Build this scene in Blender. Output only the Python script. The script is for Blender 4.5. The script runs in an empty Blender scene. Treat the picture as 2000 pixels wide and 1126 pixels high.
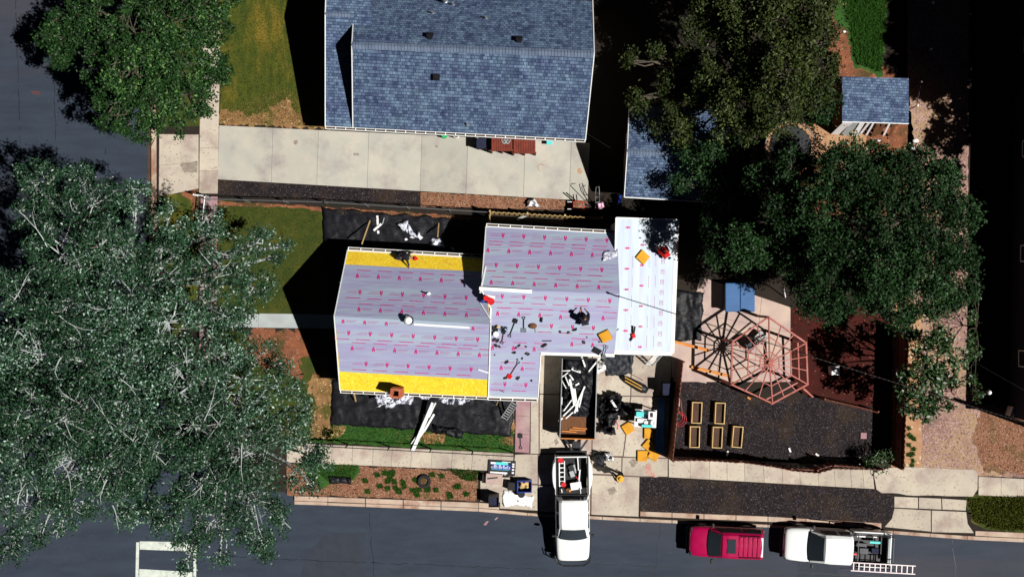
import bpy, bmesh, math, random
import numpy as np
from mathutils import Vector, Matrix
random.seed(7); rng = np.random.default_rng(7)
sc = bpy.context.scene
COL = sc.collection
# ---------------- camera, sky, sun, exposure ----------------
H = 55.0; S = 0.03                       # flying height, metres per photo pixel on the ground
cam_d = bpy.data.cameras.new('camera'); cam = bpy.data.objects.new('camera', cam_d); COL.objects.link(cam)
cam.location = (0, 0, H); cam.rotation_euler = (0, 0, 0)
cam_d.sensor_width = 36; cam_d.lens = 36*H/60.0; cam_d.clip_end = 2000; cam_d.clip_start = .5
sc.camera = cam
SUN = Vector((.72, -.26, 1)).normalized()
el = math.asin(SUN.z); az = math.atan2(SUN.x, SUN.y)
w = bpy.data.worlds.new("World"); sc.world = w; w.use_nodes = True
nt = w.node_tree; bg = nt.nodes['Background']; bg.inputs['Strength'].default_value = .05
sky = nt.nodes.new('ShaderNodeTexSky'); sky.sky_type = 'NISHITA'; sky.sun_disc = False
sky.sun_elevation = el; sky.sun_rotation = az
sky.altitude = 6000; sky.air_density = .08; sky.dust_density = 0; sky.ozone_density = 1
nt.links.new(sky.outputs[0], bg.inputs[0])
sl = bpy.data.lights.new('sun', 'SUN'); sl.energy = 5; sl.angle = math.radians(.5); sl.color = (1, .965, .9)
so = bpy.data.objects.new('sun', sl); COL.objects.link(so); so.location = (20, -10, 40)
so.rotation_euler = SUN.to_track_quat('Z', 'Y').to_euler()
sc.view_settings.view_transform = 'Standard'; sc.view_settings.look = 'None'
sc.view_settings.exposure = .30; sc.view_settings.gamma = 1
sc.cycles.diffuse_bounces = 1
# ---------------- helpers ----------------
def P(px, py, h=0.0):                    # world point of height h seen at photo pixel px,py
    k = S*(1-h/H); return Vector(((px-1000)*k, -(py-563)*k, h))
class Plane:
    def __init__(s, a, b, c):
        n = (b-a).cross(c-a); s.a = -n.x/n.z; s.b = -n.y/n.z; s.c = a.z-s.a*a.x-s.b*a.y
        s.n = Vector((-s.a, -s.b, 1)).normalized()
    def z(s, x, y): return s.a*x+s.b*y+s.c
    def at(s, px, py, lift=0):
        X = (px-1000)*S; Y = -(py-563)*S; c = s.c+lift/s.n.z
        h = (s.a*X+s.b*Y+c)/(1+(s.a*X+s.b*Y)/H)
        return Vector((X*(1-h/H), Y*(1-h/H), h))
GZ = .12
GROUND = Plane(Vector((0,0,GZ)), Vector((1,0,GZ)), Vector((0,1,GZ)))
STREET = Plane(Vector((0,0,0)), Vector((1,0,0)), Vector((0,1,0)))
class MB:
    def __init__(s): s.v = []; s.f = []
    def add(s, vs, fs):
        o = len(s.v); s.v += [Vector(p) for p in vs]; s.f += [tuple(i+o for i in f) for f in fs]; return s
    def poly(s, pts): return s.add(pts, [tuple(range(len(pts)))])
    def slab(s, pts, t, d=None):          # polygon pushed down by t (or along d)
        d = Vector(d) if d is not None else Vector((0,0,-t)); n = len(pts); pts = [Vector(p) for p in pts]
        a = sum(((pts[i].x*pts[(i+1)%n].y-pts[(i+1)%n].x*pts[i].y) for i in range(n)))
        if a < 0: pts = pts[::-1]
        fs = [tuple(range(n)), tuple(range(2*n-1, n-1, -1))]
        fs += [(i, i+n, (i+1)%n+n, (i+1)%n) for i in range(n)]
        return s.add(pts+[p+d for p in pts], fs)
    def box(s, c, size, rz=0, M=None):
        x, y, z = [q/2 for q in size]; R = M if M is not None else Matrix.Rotation(rz, 3, 'Z')
        vs = [Vector(c)+R@Vector((sx*x, sy*y, sz*z)) for sz in (-1,1) for sx, sy in ((-1,-1),(1,-1),(1,1),(-1,1))]
        return s.add(vs, [(3,2,1,0),(4,5,6,7),(0,1,5,4),(1,2,6,5),(2,3,7,6),(3,0,4,7)])
    def bar(s, a, b, w, h=None, up=(0,0,1)):   # rectangular bar between two points
        a = Vector(a); b = Vector(b); h = h or w; d = (b-a); L = d.length; d.normalize()
        y = Vector(up).cross(d)
        if y.length < 1e-4: y = Vector((1,0,0)).cross(d)
        y.normalize(); z = d.cross(y); M = Matrix((d, y, z)).transposed()
        return s.box((a+b)/2, (L, w, h), M=M)
    def tube(s, pts, r, seg=8, cap=True):
        pts = [Vector(p) for p in pts]; n = len(pts); rr = r if isinstance(r, (list, tuple)) else [r]*n
        vs = []; prev = None
        for i, p in enumerate(pts):
            d = (pts[min(i+1, n-1)]-pts[max(i-1, 0)]).normalized()
            u = (prev - d*prev.dot(d)) if prev is not None else d.orthogonal()
            if u.length < 1e-5: u = d.orthogonal()
            u.normalize(); prev = u; v = d.cross(u)
            vs += [p+(u*math.cos(2*math.pi*k/seg)+v*math.sin(2*math.pi*k/seg))*rr[i] for k in range(seg)]
        fs = [(i*seg+k, i*seg+(k+1)%seg, (i+1)*seg+(k+1)%seg, (i+1)*seg+k) for i in range(n-1) for k in range(seg)]
        if cap: fs += [tuple(range(seg-1, -1, -1)), tuple((n-1)*seg+k for k in range(seg))]
        return s.add(vs, fs)
    def cyl(s, c, r, h, seg=20, r2=None):
        c = Vector(c); return s.tube([c, c+Vector((0,0,h))], [r, r if r2 is None else r2], seg)
    def ring(s, c, r, t, seg=20, tilt=None):
        c = Vector(c); M = tilt or Matrix.Identity(3)
        pts = [c+M@Vector((r*math.cos(2*math.pi*k/seg), r*math.sin(2*math.pi*k/seg), 0)) for k in range(seg+1)]
        return s.tube(pts, t, 6, False)
    def ball(s, c, r, seg=12, rings=8, sc=(1,1,1)):
        c = Vector(c); vs = []; fs = []
        for i in range(rings+1):
            t = math.pi*i/rings
            for k in range(seg):
                a = 2*math.pi*k/seg
                vs.append(c+Vector((r*sc[0]*math.sin(t)*math.cos(a), r*sc[1]*math.sin(t)*math.sin(a), r*sc[2]*math.cos(t))))
        for i in range(rings):
            for k in range(seg): fs.append((i*seg+k, (i+1)*seg+k, (i+1)*seg+(k+1)%seg, i*seg+(k+1)%seg))
        return s.add(vs, fs)
    def build(s, name, mat, parent=None, bevel=0, smooth=False, loc=None, thick=0):
        me = bpy.data.meshes.new(name); o = bpy.data.objects.new(name, me); COL.objects.link(o)
        if parent is not None:
            o.parent = parent; inv = world(parent).inverted(); vs = [inv@v for v in s.v]
        else:
            if loc is None:
                n = max(1, len(s.v)); loc = Vector((sum(v.x for v in s.v)/n, sum(v.y for v in s.v)/n, min(v.z for v in s.v)))
            o.location = loc; vs = [v-Vector(loc) for v in s.v]
        me.from_pydata(vs, [], s.f); me.update()
        if mat: me.materials.append(mat)
        if smooth: me.shade_smooth()
        if bevel:
            b = o.modifiers.new('bevel', 'BEVEL'); b.width = bevel; b.segments = 2; b.limit_method = 'ANGLE'
        if thick:
            b = o.modifiers.new('thick', 'SOLIDIFY'); b.thickness = thick; b.offset = -1
        return o
def world(o):
    M = Matrix.Translation(o.location)@o.rotation_euler.to_matrix().to_4x4()
    return world(o.parent)@M if o.parent else M
def tag(o, label=None, cat=None, group=None, kind=None):
    if label: o['label'] = label
    if cat: o['category'] = cat
    if group: o['group'] = group
    if kind: o['kind'] = kind
    return o
def thing(name, label, cat, loc=(0,0,0), rz=0, group=None):
    o = bpy.data.objects.new(name, None); COL.objects.link(o); o.location = loc; o.rotation_euler = (0,0,rz)
    o.empty_display_size = .3
    return tag(o, label, cat, group)
def copy_tree(o, parent=None):
    c = o.copy(); COL.objects.link(c); c.parent = parent
    for ch in list(o.children): copy_tree(ch, c)
    return c
def struct(name, mb, mat, **k): return tag(mb.build(name, mat, **k), kind='structure')
# ---------------- materials ----------------
def mat(name, c1, c2=None, scale=3, rough=.85, bump=0, bscale=None, c3=None, s3=.25, speck=None, spec=.3, metal=0,
        stretch=None, contrast=(.35,.65), w3=(.5,.7), dist=.02, sscale=None, island=0):
    m = bpy.data.materials.new(name); m.use_nodes = True; n = m.node_tree.nodes; l = m.node_tree.links
    b = n['Principled BSDF']; b.inputs['Roughness'].default_value = rough; b.inputs['Metallic'].default_value = metal
    b.inputs['Specular IOR Level'].default_value = spec
    b.inputs['Base Color'].default_value = (*c1, 1)
    geo = n.new('ShaderNodeNewGeometry'); vec = geo.outputs['Position']
    if stretch:
        mp = n.new('ShaderNodeMapping'); l.new(vec, mp.inputs[0]); mp.inputs['Rotation'].default_value = (0,0,stretch[1])
        mp.inputs['Scale'].default_value = stretch[0]; vec = mp.outputs[0]
    def noise(s, d=6, rgh=.6):
        t = n.new('ShaderNodeTexNoise'); l.new(vec, t.inputs['Vector']); t.inputs['Scale'].default_value = s
        t.inputs['Detail'].default_value = d; t.inputs['Roughness'].default_value = rgh; return t.outputs[0]
    def ramp(v, a, c):
        r = n.new('ShaderNodeMapRange'); l.new(v, r.inputs[0]); r.inputs[1].default_value = a; r.inputs[2].default_value = c
        return r.outputs[0]
    def mix(f, A, B):
        x = n.new('ShaderNodeMix'); x.data_type = 'RGBA'; l.new(f, x.inputs[0])
        for i, q in ((6, A), (7, B)):
            if isinstance(q, tuple): x.inputs[i].default_value = (*q, 1)
            else: l.new(q, x.inputs[i])
        return x.outputs[2]
    col = c1
    if c2: col = mix(ramp(noise(scale), *contrast), c1, c2)
    if c3: col = mix(ramp(noise(s3, 8, .65), *w3), col, c3)
    if speck:                             # (colour, scale, share)
        for sp in (speck if isinstance(speck, list) else [speck]):
            v = n.new('ShaderNodeTexVoronoi'); l.new(geo.outputs['Position'], v.inputs['Vector']); v.inputs['Scale'].default_value = sp[1]
            se = n.new('ShaderNodeSeparateColor'); l.new(v.outputs['Color'], se.inputs[0])
            col = mix(ramp(se.outputs[len(sp) > 3 and 1 or 0], 1-sp[2], 1-sp[2]+.02), col, sp[0])
    if island:
        rp = n.new('ShaderNodeMapRange'); l.new(geo.outputs['Random Per Island'], rp.inputs[0]); rp.inputs[3].default_value = 1-island; rp.inputs[4].default_value = 1+island*.5
        mm_ = n.new('ShaderNodeVectorMath'); mm_.operation = 'SCALE'
        if isinstance(col, tuple): mm_.inputs[0].default_value = col
        else: l.new(col, mm_.inputs[0])
        l.new(rp.outputs[0], mm_.inputs['Scale']); col = mm_.outputs[0]
    if not isinstance(col, tuple): l.new(col, b.inputs['Base Color'])
    if bump:
        bp = n.new('ShaderNodeBump'); bp.inputs['Strength'].default_value = bump; bp.inputs['Distance'].default_value = dist
        l.new(noise(bscale or scale*4, 4), bp.inputs['Height']); l.new(bp.outputs[0], b.inputs['Normal'])
    return m
def shingles(name, ca, cb, cm, rz=0.052, row=.15, wid=.23, sq=1.0):
    m = bpy.data.materials.new(name); m.use_nodes = True; n = m.node_tree.nodes; l = m.node_tree.links; b = n['Principled BSDF']
    b.inputs['Roughness'].default_value = .9; b.inputs['Specular IOR Level'].default_value = .2
    g = n.new('ShaderNodeNewGeometry'); mp = n.new('ShaderNodeMapping'); l.new(g.outputs['Position'], mp.inputs[0]); mp.inputs['Rotation'].default_value = (0,0,rz)
    ns = n.new('ShaderNodeTexNoise'); l.new(mp.outputs[0], ns.inputs[0]); ns.inputs['Scale'].default_value = 1.2
    def brick(w_, off):
        t = n.new('ShaderNodeTexBrick'); l.new(mp.outputs[0], t.inputs[0]); t.inputs['Scale'].default_value = 1
        t.inputs['Brick Width'].default_value = w_; t.inputs['Row Height'].default_value = row; t.offset = off; t.offset_frequency = 2
        t.inputs['Mortar Size'].default_value = .012; t.inputs['Bias'].default_value = -.1; t.inputs['Mortar Smooth'].default_value = .3
        t.inputs['Color1'].default_value = (*ca, 1); t.inputs['Color2'].default_value = (*cb, 1); t.inputs['Mortar'].default_value = (*cm, 1); return t
    t1 = brick(wid, .37); t2 = brick(wid*.61, .61)
    x = n.new('ShaderNodeMix'); x.data_type = 'RGBA'; x.blend_type = 'MIX'; x.inputs[0].default_value = .4
    l.new(t1.outputs[0], x.inputs[6]); l.new(t2.outputs[0], x.inputs[7])
    y = n.new('ShaderNodeMix'); y.data_type = 'RGBA'; y.blend_type = 'MULTIPLY'; y.inputs[0].default_value = .75
    r = n.new('ShaderNodeValToRGB'); r.color_ramp.elements[0].position = .3; r.color_ramp.elements[0].color = (.62,.6,.78,1)
    r.color_ramp.elements[1].position = .7; r.color_ramp.elements[1].color = (1.1,1.2,1.15,1); l.new(ns.outputs[0], r.inputs[0])
    l.new(x.outputs[2], y.inputs[6]); l.new(r.outputs[0], y.inputs[7]); l.new(y.outputs[2], b.inputs['Base Color'])
    bp = n.new('ShaderNodeBump'); bp.inputs['Strength'].default_value = .6; bp.inputs['Distance'].default_value = .02
    l.new(t1.outputs['Fac'], bp.inputs['Height']); bp.invert = True; l.new(bp.outputs[0], b.inputs['Normal'])
    return m
def leafmat(name, dark, light, gloss=.35, rough=.45, back=None):
    m = bpy.data.materials.new(name); m.use_nodes = True; n = m.node_tree.nodes; l = m.node_tree.links; b = n['Principled BSDF']
    a = n.new('ShaderNodeAttribute'); a.attribute_name = 'tone'
    x = n.new('ShaderNodeMix'); x.data_type = 'RGBA'; x.inputs[6].default_value = (*dark, 1); x.inputs[7].default_value = (*light, 1)
    l.new(a.outputs['Fac'], x.inputs[0]); col = x.outputs[2]
    if back:
        g = n.new('ShaderNodeMapRange'); l.new(a.outputs['Fac'], g.inputs[0]); g.inputs[1].default_value = .80; g.inputs[2].default_value = .88
        y = n.new('ShaderNodeMix'); y.data_type = 'RGBA'; l.new(g.outputs[0], y.inputs[0])
        l.new(col, y.inputs[6]); y.inputs[7].default_value = (*back, 1); col = y.outputs[2]
    l.new(col, b.inputs['Base Color']); b.inputs['Roughness'].default_value = rough; b.inputs['Specular IOR Level'].default_value = gloss
    return m
MT = dict(
 joint=mat('joint_dirt', (.14,.09,.08), (.09,.06,.05), 3),
 asphalt=mat('asphalt', (.031,.043,.066), (.023,.032,.050), 1.6, .85, .4, 30, c3=(.048,.046,.060), s3=.16, w3=(.48,.72), speck=((.055,.06,.075), 22, .015), stretch=((.25,1,1), .05)),
 soil=mat('soil', (.055,.032,.022), (.09,.05,.035), 1.5, .95, .6, 12, c3=(.02,.018,.012), s3=.3),
 yard=mat('yard_soil', (.016,.011,.009), (.024,.016,.012), 1.2, .95, .5, 10, c3=(.008,.012,.006), s3=.3),
 redsoil=mat('red_soil', (.24,.085,.04), (.15,.055,.03), 2.5, .95, .7, 14, c3=(.07,.045,.015), s3=.7, w3=(.52,.62), speck=((.34,.19,.11), 18, .05)),
 straw=mat('dry_grass', (.30,.17,.07), (.20,.10,.045), 3, .95, .7, 16, c3=(.07,.07,.012), s3=.8, w3=(.5,.6), speck=((.45,.32,.16), 10, .05)),
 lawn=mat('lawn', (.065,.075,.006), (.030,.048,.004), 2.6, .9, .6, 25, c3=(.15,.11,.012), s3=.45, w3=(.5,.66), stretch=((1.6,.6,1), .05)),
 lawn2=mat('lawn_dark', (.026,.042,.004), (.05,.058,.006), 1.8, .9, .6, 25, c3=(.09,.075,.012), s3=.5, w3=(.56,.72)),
 grass=mat('fresh_grass', (.018,.062,.008), (.03,.095,.012), 3, .9, .6, 25, c3=(.11,.10,.02), s3=1, w3=(.56,.68)),
 concrete=mat('concrete', (.50,.44,.36), (.43,.38,.32), .8, .85, .1, 25, c3=(.30,.22,.20), s3=.7, w3=(.48,.70), speck=[((.17,.12,.10), 11, .006), ((.34,.27,.22), 13, .06, 1)], island=.14),
 concrete_n=mat('concrete_north', (.45,.42,.36), (.37,.365,.33), .8, .85, .1, 25, island=.12, c3=(.29,.26,.25), s3=.6, w3=(.5,.70), speck=((.2,.14,.11), 10, .004)),
 walk=mat('pale_walk', (.38,.42,.42), (.32,.34,.35), 1, .85, .1),
 pinkwalk=mat('red_walk', (.36,.20,.22), (.28,.16,.19), 1.5, .9, .15, c3=(.40,.30,.28), s3=.5),
 kerb=mat('kerb', (.50,.40,.32), (.38,.26,.2), 1.2, .85, .1, c3=(.25,.12,.08), s3=.6, w3=(.52,.7), island=.12),
 mulch=mat('mulch', (.008,.006,.007), (.015,.010,.012), 9, .95, 1, 22, c3=(.030,.018,.011), s3=.6, w3=(.48,.62), speck=[((.050,.040,.050), 22, .16), ((.15,.13,.13), 26, .025, 1)], dist=.06),
 redmulch=mat('red_mulch', (.055,.006,.003), (.032,.004,.003), 3, .95, .8, 18, c3=(.03,.01,.006), s3=.6, speck=((.25,.08,.05), 16, .02)),
 alley=mat('alley_gravel', (.30,.18,.14), (.19,.11,.09), 1.1, .95, .6, 14, c3=(.32,.21,.12), s3=.35, w3=(.45,.6), speck=[((.42,.27,.27), 18, .2), ((.14,.08,.09), 16, .12, 1)]),
 tan=mat('tan_dirt', (.42,.25,.14), (.33,.17,.09), 1.6, .95, .5, 12, c3=(.10,.08,.03), s3=1.2, w3=(.6,.68), speck=((.55,.42,.3), 8, .05)),
 gravelred=mat('reddish_gravel', (.17,.070,.038), (.23,.11,.065), 2, c3=(.09,.065,.02), s3=.9, rough=.95, bump=.7, bscale=16, speck=[((.36,.22,.14), 24, .14), ((.07,.03,.02), 18, .14, 1)]),
 patch=mat('asphalt_patch', (.024,.031,.046), (.030,.038,.054), 2, .85, .3, 30),
 chalk=mat('red_chalk', (.42,.16,.14), (.48,.30,.25), 3, c3=(.45,.36,.30), s3=1.5, w3=(.45,.6)),
 stain=mat('oil_stain', (.20,.16,.13), (.30,.26,.22), 5),
 rust=mat('rust_stain', (.36,.19,.09), (.42,.30,.2), 5),
 tar=mat('crack_sealer', (.010,.010,.014), rough=.5),
 patio=mat('patio_concrete', (.52,.40,.33), (.44,.33,.29), .9, .85, .1, c3=(.34,.24,.25), s3=.5, w3=(.45,.7)),
 paint=mat('road_paint', (.62,.66,.6), (.45,.5,.46), 3, .8, c3=(.3,.34,.33), s3=1, w3=(.55,.7)),
 shingle=shingles('blue_grey_shingles', (.045,.068,.13), (.175,.25,.37), (.008,.012,.025)),
 ridge=mat('ridge_cap_shingles', (.085,.115,.18), (.13,.17,.25), 2, .9),
 osb=mat('osb_sheathing', (.80,.54,.02), (.88,.62,.03), 4, .8, .2, 30, c3=(.74,.42,.03), s3=1.6, w3=(.5,.75), speck=[((.66,.38,.03), 18, .08), ((.92,.70,.08), 14, .12, 1)]),
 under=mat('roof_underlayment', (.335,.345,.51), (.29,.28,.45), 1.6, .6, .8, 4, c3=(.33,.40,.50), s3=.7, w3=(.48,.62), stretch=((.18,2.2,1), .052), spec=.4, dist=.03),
 under_ns=mat('sun_brightened_underlayment', (.43,.52,.60), (.38,.42,.56), 1.6, .55, .6, 4, c3=(.52,.60,.62), s3=.7, stretch=((2.2,.18,1), .052), spec=.4, dist=.03),  # paler copy of the underlayment, right roof's stronger sun painted into it
 pink=mat('magenta_ink', (.46,.02,.17), rough=.7), pinkf=mat('faint_magenta_ink', (.38,.10,.27), rough=.7),
 white=mat('white_metal', (.82,.84,.84), (.74,.77,.78), 3, .45),
 wallw=mat('white_siding', (.55,.54,.5), (.48,.47,.45), 2, .8),
 wallb=mat('tan_siding', (.30,.25,.2), (.26,.22,.18), 2, .8),
 glass=mat('window_glass', (.03,.04,.05), rough=.08, spec=.6),
 black=mat('black_plastic', (.008,.008,.011), (.014,.014,.018), 4, .5),
 rubber=mat('tyre_rubber', (.012,.012,.014), (.02,.02,.022), 8, .8),
 dark=mat('dark_metal', (.02,.022,.028), (.035,.037,.045), 5, .45, metal=.3),
 steel=mat('bare_steel', (.45,.47,.5), (.35,.37,.4), 6, .35, metal=.8),
 tarp=mat('black_tarp', (.006,.006,.009), (.009,.009,.013), 1.5, .5, .7, 5, spec=.22, dist=.05, stretch=((.5,1.6,1), .2)),
 tarpg=mat('grey_black_tarp', (.020,.022,.030), (.027,.029,.038), 1.5, .55, .8, 4, spec=.25, dist=.06),
 brick=mat('chimney_brick', (.40,.10,.045), (.30,.07,.03), 6, .9, .3, c3=(.5,.2,.12), s3=2),
 redwood=mat('red_stained_wood', (.20,.035,.018), (.13,.022,.014), 3, .7, .2),
 fence=mat('weathered_red_fence', (.16,.05,.03), (.22,.075,.05), 4, .8, .2, c3=(.30,.15,.12), s3=1),
 pergola=mat('red_stained_timber', (.42,.14,.11), (.33,.10,.08), 3, .75, .15, c3=(.55,.25,.25), s3=1),
 timber=mat('fresh_timber', (.62,.44,.2), (.5,.34,.14), 4, .8, .1),
 orangew=mat('orange_board', (.55,.17,.04), (.62,.26,.06), 4, .8),
 brown=mat('brown_planks', (.11,.045,.018), (.16,.07,.03), 4, .85, .2, stretch=((4,.6,1), .05)),
 foam=mat('yellow_foam', (.66,.33,.03), (.58,.26,.02), 3, .95, .5, 14, c3=(.45,.2,.02), s3=1.6),
 carw=mat('white_car_paint', (.80,.83,.84), rough=.22, spec=.6),
 carr=mat('red_car_paint', (.33,.003,.055), (.37,.005,.065), 2, .2, spec=.6),
 blue=mat('blue_plastic', (.02,.06,.40), (.015,.045,.30), 3, .35),
 spa=mat('blue_vinyl_cover', (.035,.12,.30), (.03,.10,.26), 1.5, .5, .1),
 red=mat('red_plastic', (.60,.015,.02), (.5,.01,.02), 3, .4), shirt=mat('red_cloth', (.62,.008,.008), (.42,.004,.006), 4, .9, .4, 10),
 green=mat('green_plastic', (.02,.40,.12), rough=.4), cyan=mat('turquoise_plastic', (.10,.62,.62), rough=.4),
 matg=mat('green_mat', (.09,.13,.02), (.05,.08,.01), 8, .9, stretch=((6,.6,1), .05)),
 cloth=mat('dark_cloth', (.010,.010,.018), (.016,.016,.026), 5, .9, .3), denim=mat('navy_cloth', (.012,.015,.04), (.02,.022,.05), 5, .9, .3),
 skin=mat('skin', (.36,.17,.11), rough=.55), hair=mat('dark_hair', (.012,.008,.006), rough=.6), hat=mat('straw_yellow_cap', (.75,.42,.06), (.65,.33,.04), 8, .9),
 bark=mat('grey_brown_bark', (.10,.08,.06), (.06,.05,.04), 5, .9, .5), palebark=mat('pale_poplar_bark', (.46,.50,.50), (.30,.33,.32), 4, .8, .3, c3=(.20,.12,.07), s3=.7, w3=(.62,.7)),
 navy=mat('dark_navy_siding', (.012,.012,.03), (.016,.016,.036), 3, .8), navyroof=mat('dark_roofing', (.010,.010,.018), (.014,.014,.024), 3, .9),
 sheet=mat('white_sheet', (.80,.79,.80), (.72,.72,.76), 2, .7, .3, 5), pinkpaper=mat('pink_paper', (.7,.3,.5), (.8,.6,.7), 6, .8),
 canvas=mat('lavender_white_sheet', (.62,.64,.72), (.50,.52,.64), 2.5, .65, .7, 5, c3=(.75,.77,.8), s3=2, dist=.1),
)
# ---------------- ground and setting ----------------
def rag(pts, amp=2, step=9, closed=True):
    out = []; n = len(pts)
    for i in range(n if closed else n-1):
        a = pts[i]; b = pts[(i+1)%n]; L = math.hypot(b[0]-a[0], b[1]-a[1]); k = max(1, int(L/step))
        for j in range(k):
            t = j/k; e = 0 if j == 0 else amp
            out.append((a[0]+(b[0]-a[0])*t+random.uniform(-e, e), a[1]+(b[1]-a[1])*t+random.uniform(-e, e)))
    return out
def sheet(name, pts, m, z, r=0, step=9, kind='structure', t=0):
    if r: pts = rag(pts, r, step)
    mb = MB(); q = [P(x, y, z) for x, y in pts]
    if t: mb.slab(q, t)
    else:
        a = sum(q[i].x*q[(i+1)%len(q)].y-q[(i+1)%len(q)].x*q[i].y for i in range(len(q)))
        mb.poly(q if a > 0 else q[::-1])
    return tag(mb.build(name, m), kind=kind)
def slabs(name, top, bot, us, m, z=.145, t=.05, gap=.016, rows=1):
    """concrete slabs between two edge lines, with open joints"""
    mb = MB()
    def lerp(a, b, u): return (a[0]+(b[0]-a[0])*u, a[1]+(b[1]-a[1])*u)
    L = math.hypot(top[1][0]-top[0][0], top[1][1]-top[0][1])*S; W = math.hypot(bot[0][0]-top[0][0], bot[0][1]-top[0][1])*S
    for i in range(len(us)-1):
        u0 = us[i]+gap/2/L; u1 = us[i+1]-gap/2/L
        for r_ in range(rows):
            v0 = r_/rows+(gap/2/W if r_ else 0); v1 = (r_+1)/rows-(gap/2/W if r_ < rows-1 else 0)
            q = [lerp(lerp(*top, u), lerp(*bot, u), v) for u, v in ((u0, v0), (u1, v0), (u1, v1), (u0, v1))]
            mb.slab([P(x, y, z+random.uniform(-.003, .003)) for x, y in q], t)
    sheet('joint_bed', [top[0], top[1], bot[1], bot[0]], MT['joint'], z-.018)
    return tag(mb.build(name, m), kind='structure')
g = MB().poly([(-400,-400,-.06),(400,-400,-.06),(400,400,-.06),(-400,400,-.06)]); struct('ground', g, MT['yard'])
r = MB().poly([(-160,-160,0),(200,-160,0),(200,160,0),(-160,160,0)]); struct('street', r, MT['asphalt'])
# the block of lots, with a rounded street corner under the big poplars
corner = [(305,-900),(305,700)]+[(305+270*(1-math.cos(a)), 700+262*math.sin(a)) for a in [math.pi/2*k/8 for k in range(1, 9)]]
kerbline = [(640,981),(935,990),(1030,1001),(1250,1012),(1500,1024),(1745,1036),(1890,1046),(2000,1051),(3400,1130)]
sheet('lot_ground', corner+kerbline+[(3400,-900)], MT['yard'], GZ, t=.2)
# kerb and gutter
def kerbstrip(name, a, b, m, z, t): # a: far edge, b: near edge
    mb = MB()
    for i in range(len(a)-1):
        n = max(1, int(abs(a[i+1][0]-a[i][0])/62))
        for k in range(n):
            u0 = k/n+.003; u1 = (k+1)/n-.003
            f = lambda A, u: (A[i][0]+(A[i+1][0]-A[i][0])*u, A[i][1]+(A[i+1][1]-A[i][1])*u)
            mb.slab([P(*f(a, u0), z), P(*f(a, u1), z), P(*f(b, u1), z), P(*f(b, u0), z)], t)
    return tag(mb.build(name, m), kind='structure')
kerbstrip('kerb', [(575,968),(640,970),(935,981),(975,984)], [(575,977),(640,979),(935,991),(975,994)], MT['kerb'], .15, .16)
kerbstrip('kerb', [(1250,998),(1500,1008),(1722,1021)], [(1250,1007),(1500,1018),(1722,1031)], MT['kerb'], .15, .16)
kerbstrip('kerb', [(1905,1036),(2000,1040),(2400,1062)], [(1905,1045),(2000,1050),(2400,1072)], MT['kerb'], .15, .16)
kerbstrip('gutter', [(575,978),(640,980),(935,992),(1030,1000),(1250,1011),(1500,1021),(1745,1032),(1890,1045),(2000,1051),(2400,1073)],
          [(575,984),(640,986),(935,998),(1030,1006),(1250,1018),(1500,1029),(1745,1042),(1890,1053),(2000,1058),(2400,1080)], MT['kerb'], .02, .02)
mb = MB(); mb.slab([P(295,-300,.15),P(304,-300,.15),P(306,640,.15),P(296,640,.15)], .16); struct('kerb', mb, MT['kerb'])
mb = MB(); mb.slab([P(288,-300,.02),P(294.6,-300,.02),P(295.6,640,.02),P(288,640,.02)], .02); struct('gutter', mb, MT['soil'])
# lawns, beds and bare patches (sheets a few mm apart)
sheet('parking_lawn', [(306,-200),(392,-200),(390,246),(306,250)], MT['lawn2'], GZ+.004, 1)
sheet('parking_lawn', [(310,384),(388,370),(388,600),(310,700)], MT['lawn'], GZ+.004, 2)
sheet('bare_soil', [(352,376),(388,369),(389,440),(378,430),(372,392)], MT['redsoil'], GZ+.008, 3, 6)
sheet('north_lawn', [(430,-300),(648,-300),(648,248),(430,242)], MT['lawn'], GZ+.004, 1)
sheet('dry_grass_edge', [(430,214),(470,220),(500,224),(540,205),(560,190),(580,222),(655,238),(655,252),(430,243)], MT['straw'], GZ+.008, 5, 5)
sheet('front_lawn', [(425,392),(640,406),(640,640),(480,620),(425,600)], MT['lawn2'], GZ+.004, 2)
sheet('dry_grass_edge', [(425,392),(700,408),(960,426),(960,432),(700,420),(560,404),(425,402)], MT['redsoil'], GZ+.008, 2, 6)
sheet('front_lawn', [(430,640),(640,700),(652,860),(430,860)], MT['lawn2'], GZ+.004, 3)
sheet('bare_soil', [(495,640),(585,645),(602,668),(606,690),(585,700),(590,740),(520,720),(480,690)], MT['redsoil'], GZ+.008, 6, 6)
sheet('dry_grass_edge', [(612,722),(645,728),(650,800),(648,858),(606,856),(618,790),(600,760)], MT['straw'], GZ+.008, 6, 6)
sheet('grass_strip', [(606,826),(1002,838),(1004,884),(606,862)], MT['grass'], GZ+.004, 2)
sheet('dry_patch', [(830,842),(870,848),(868,862),(842,866),(800,852)], MT['straw'], GZ+.008, 4, 5)
sheet('dry_patch', [(632,836),(676,832),(672,846),(650,854),(628,852)], MT['straw'], GZ+.008, 4, 5)
sheet('dry_patch', [(974,856),(1000,850),(1003,868),(980,866)], MT['straw'], GZ+.008, 3, 5)
sheet('dry_patch', [(990,815),(1004,800),(1005,845),(996,846)], MT['straw'], GZ+.008, 2, 5)
sheet('verge_soil', [(560,905),(640,908),(800,914),(938,920),(930,978),(640,968),(560,966)], MT['gravelred'], GZ+.004, 2)
sheet('parking_grass', [(600,903),(700,905),(700,925),(690,938),(655,930),(630,955),(600,930)], MT['grass'], GZ+.008, 5, 6)
sheet('mulch_bed', [(425,350),(819,373),(819,402),(425,379)], MT['mulch'], GZ+.004, 1)
sheet('gravel_strip', [(821,375),(1148,392),(1148,412),(821,403)], MT['gravelred'], GZ+.004, 2)
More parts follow.
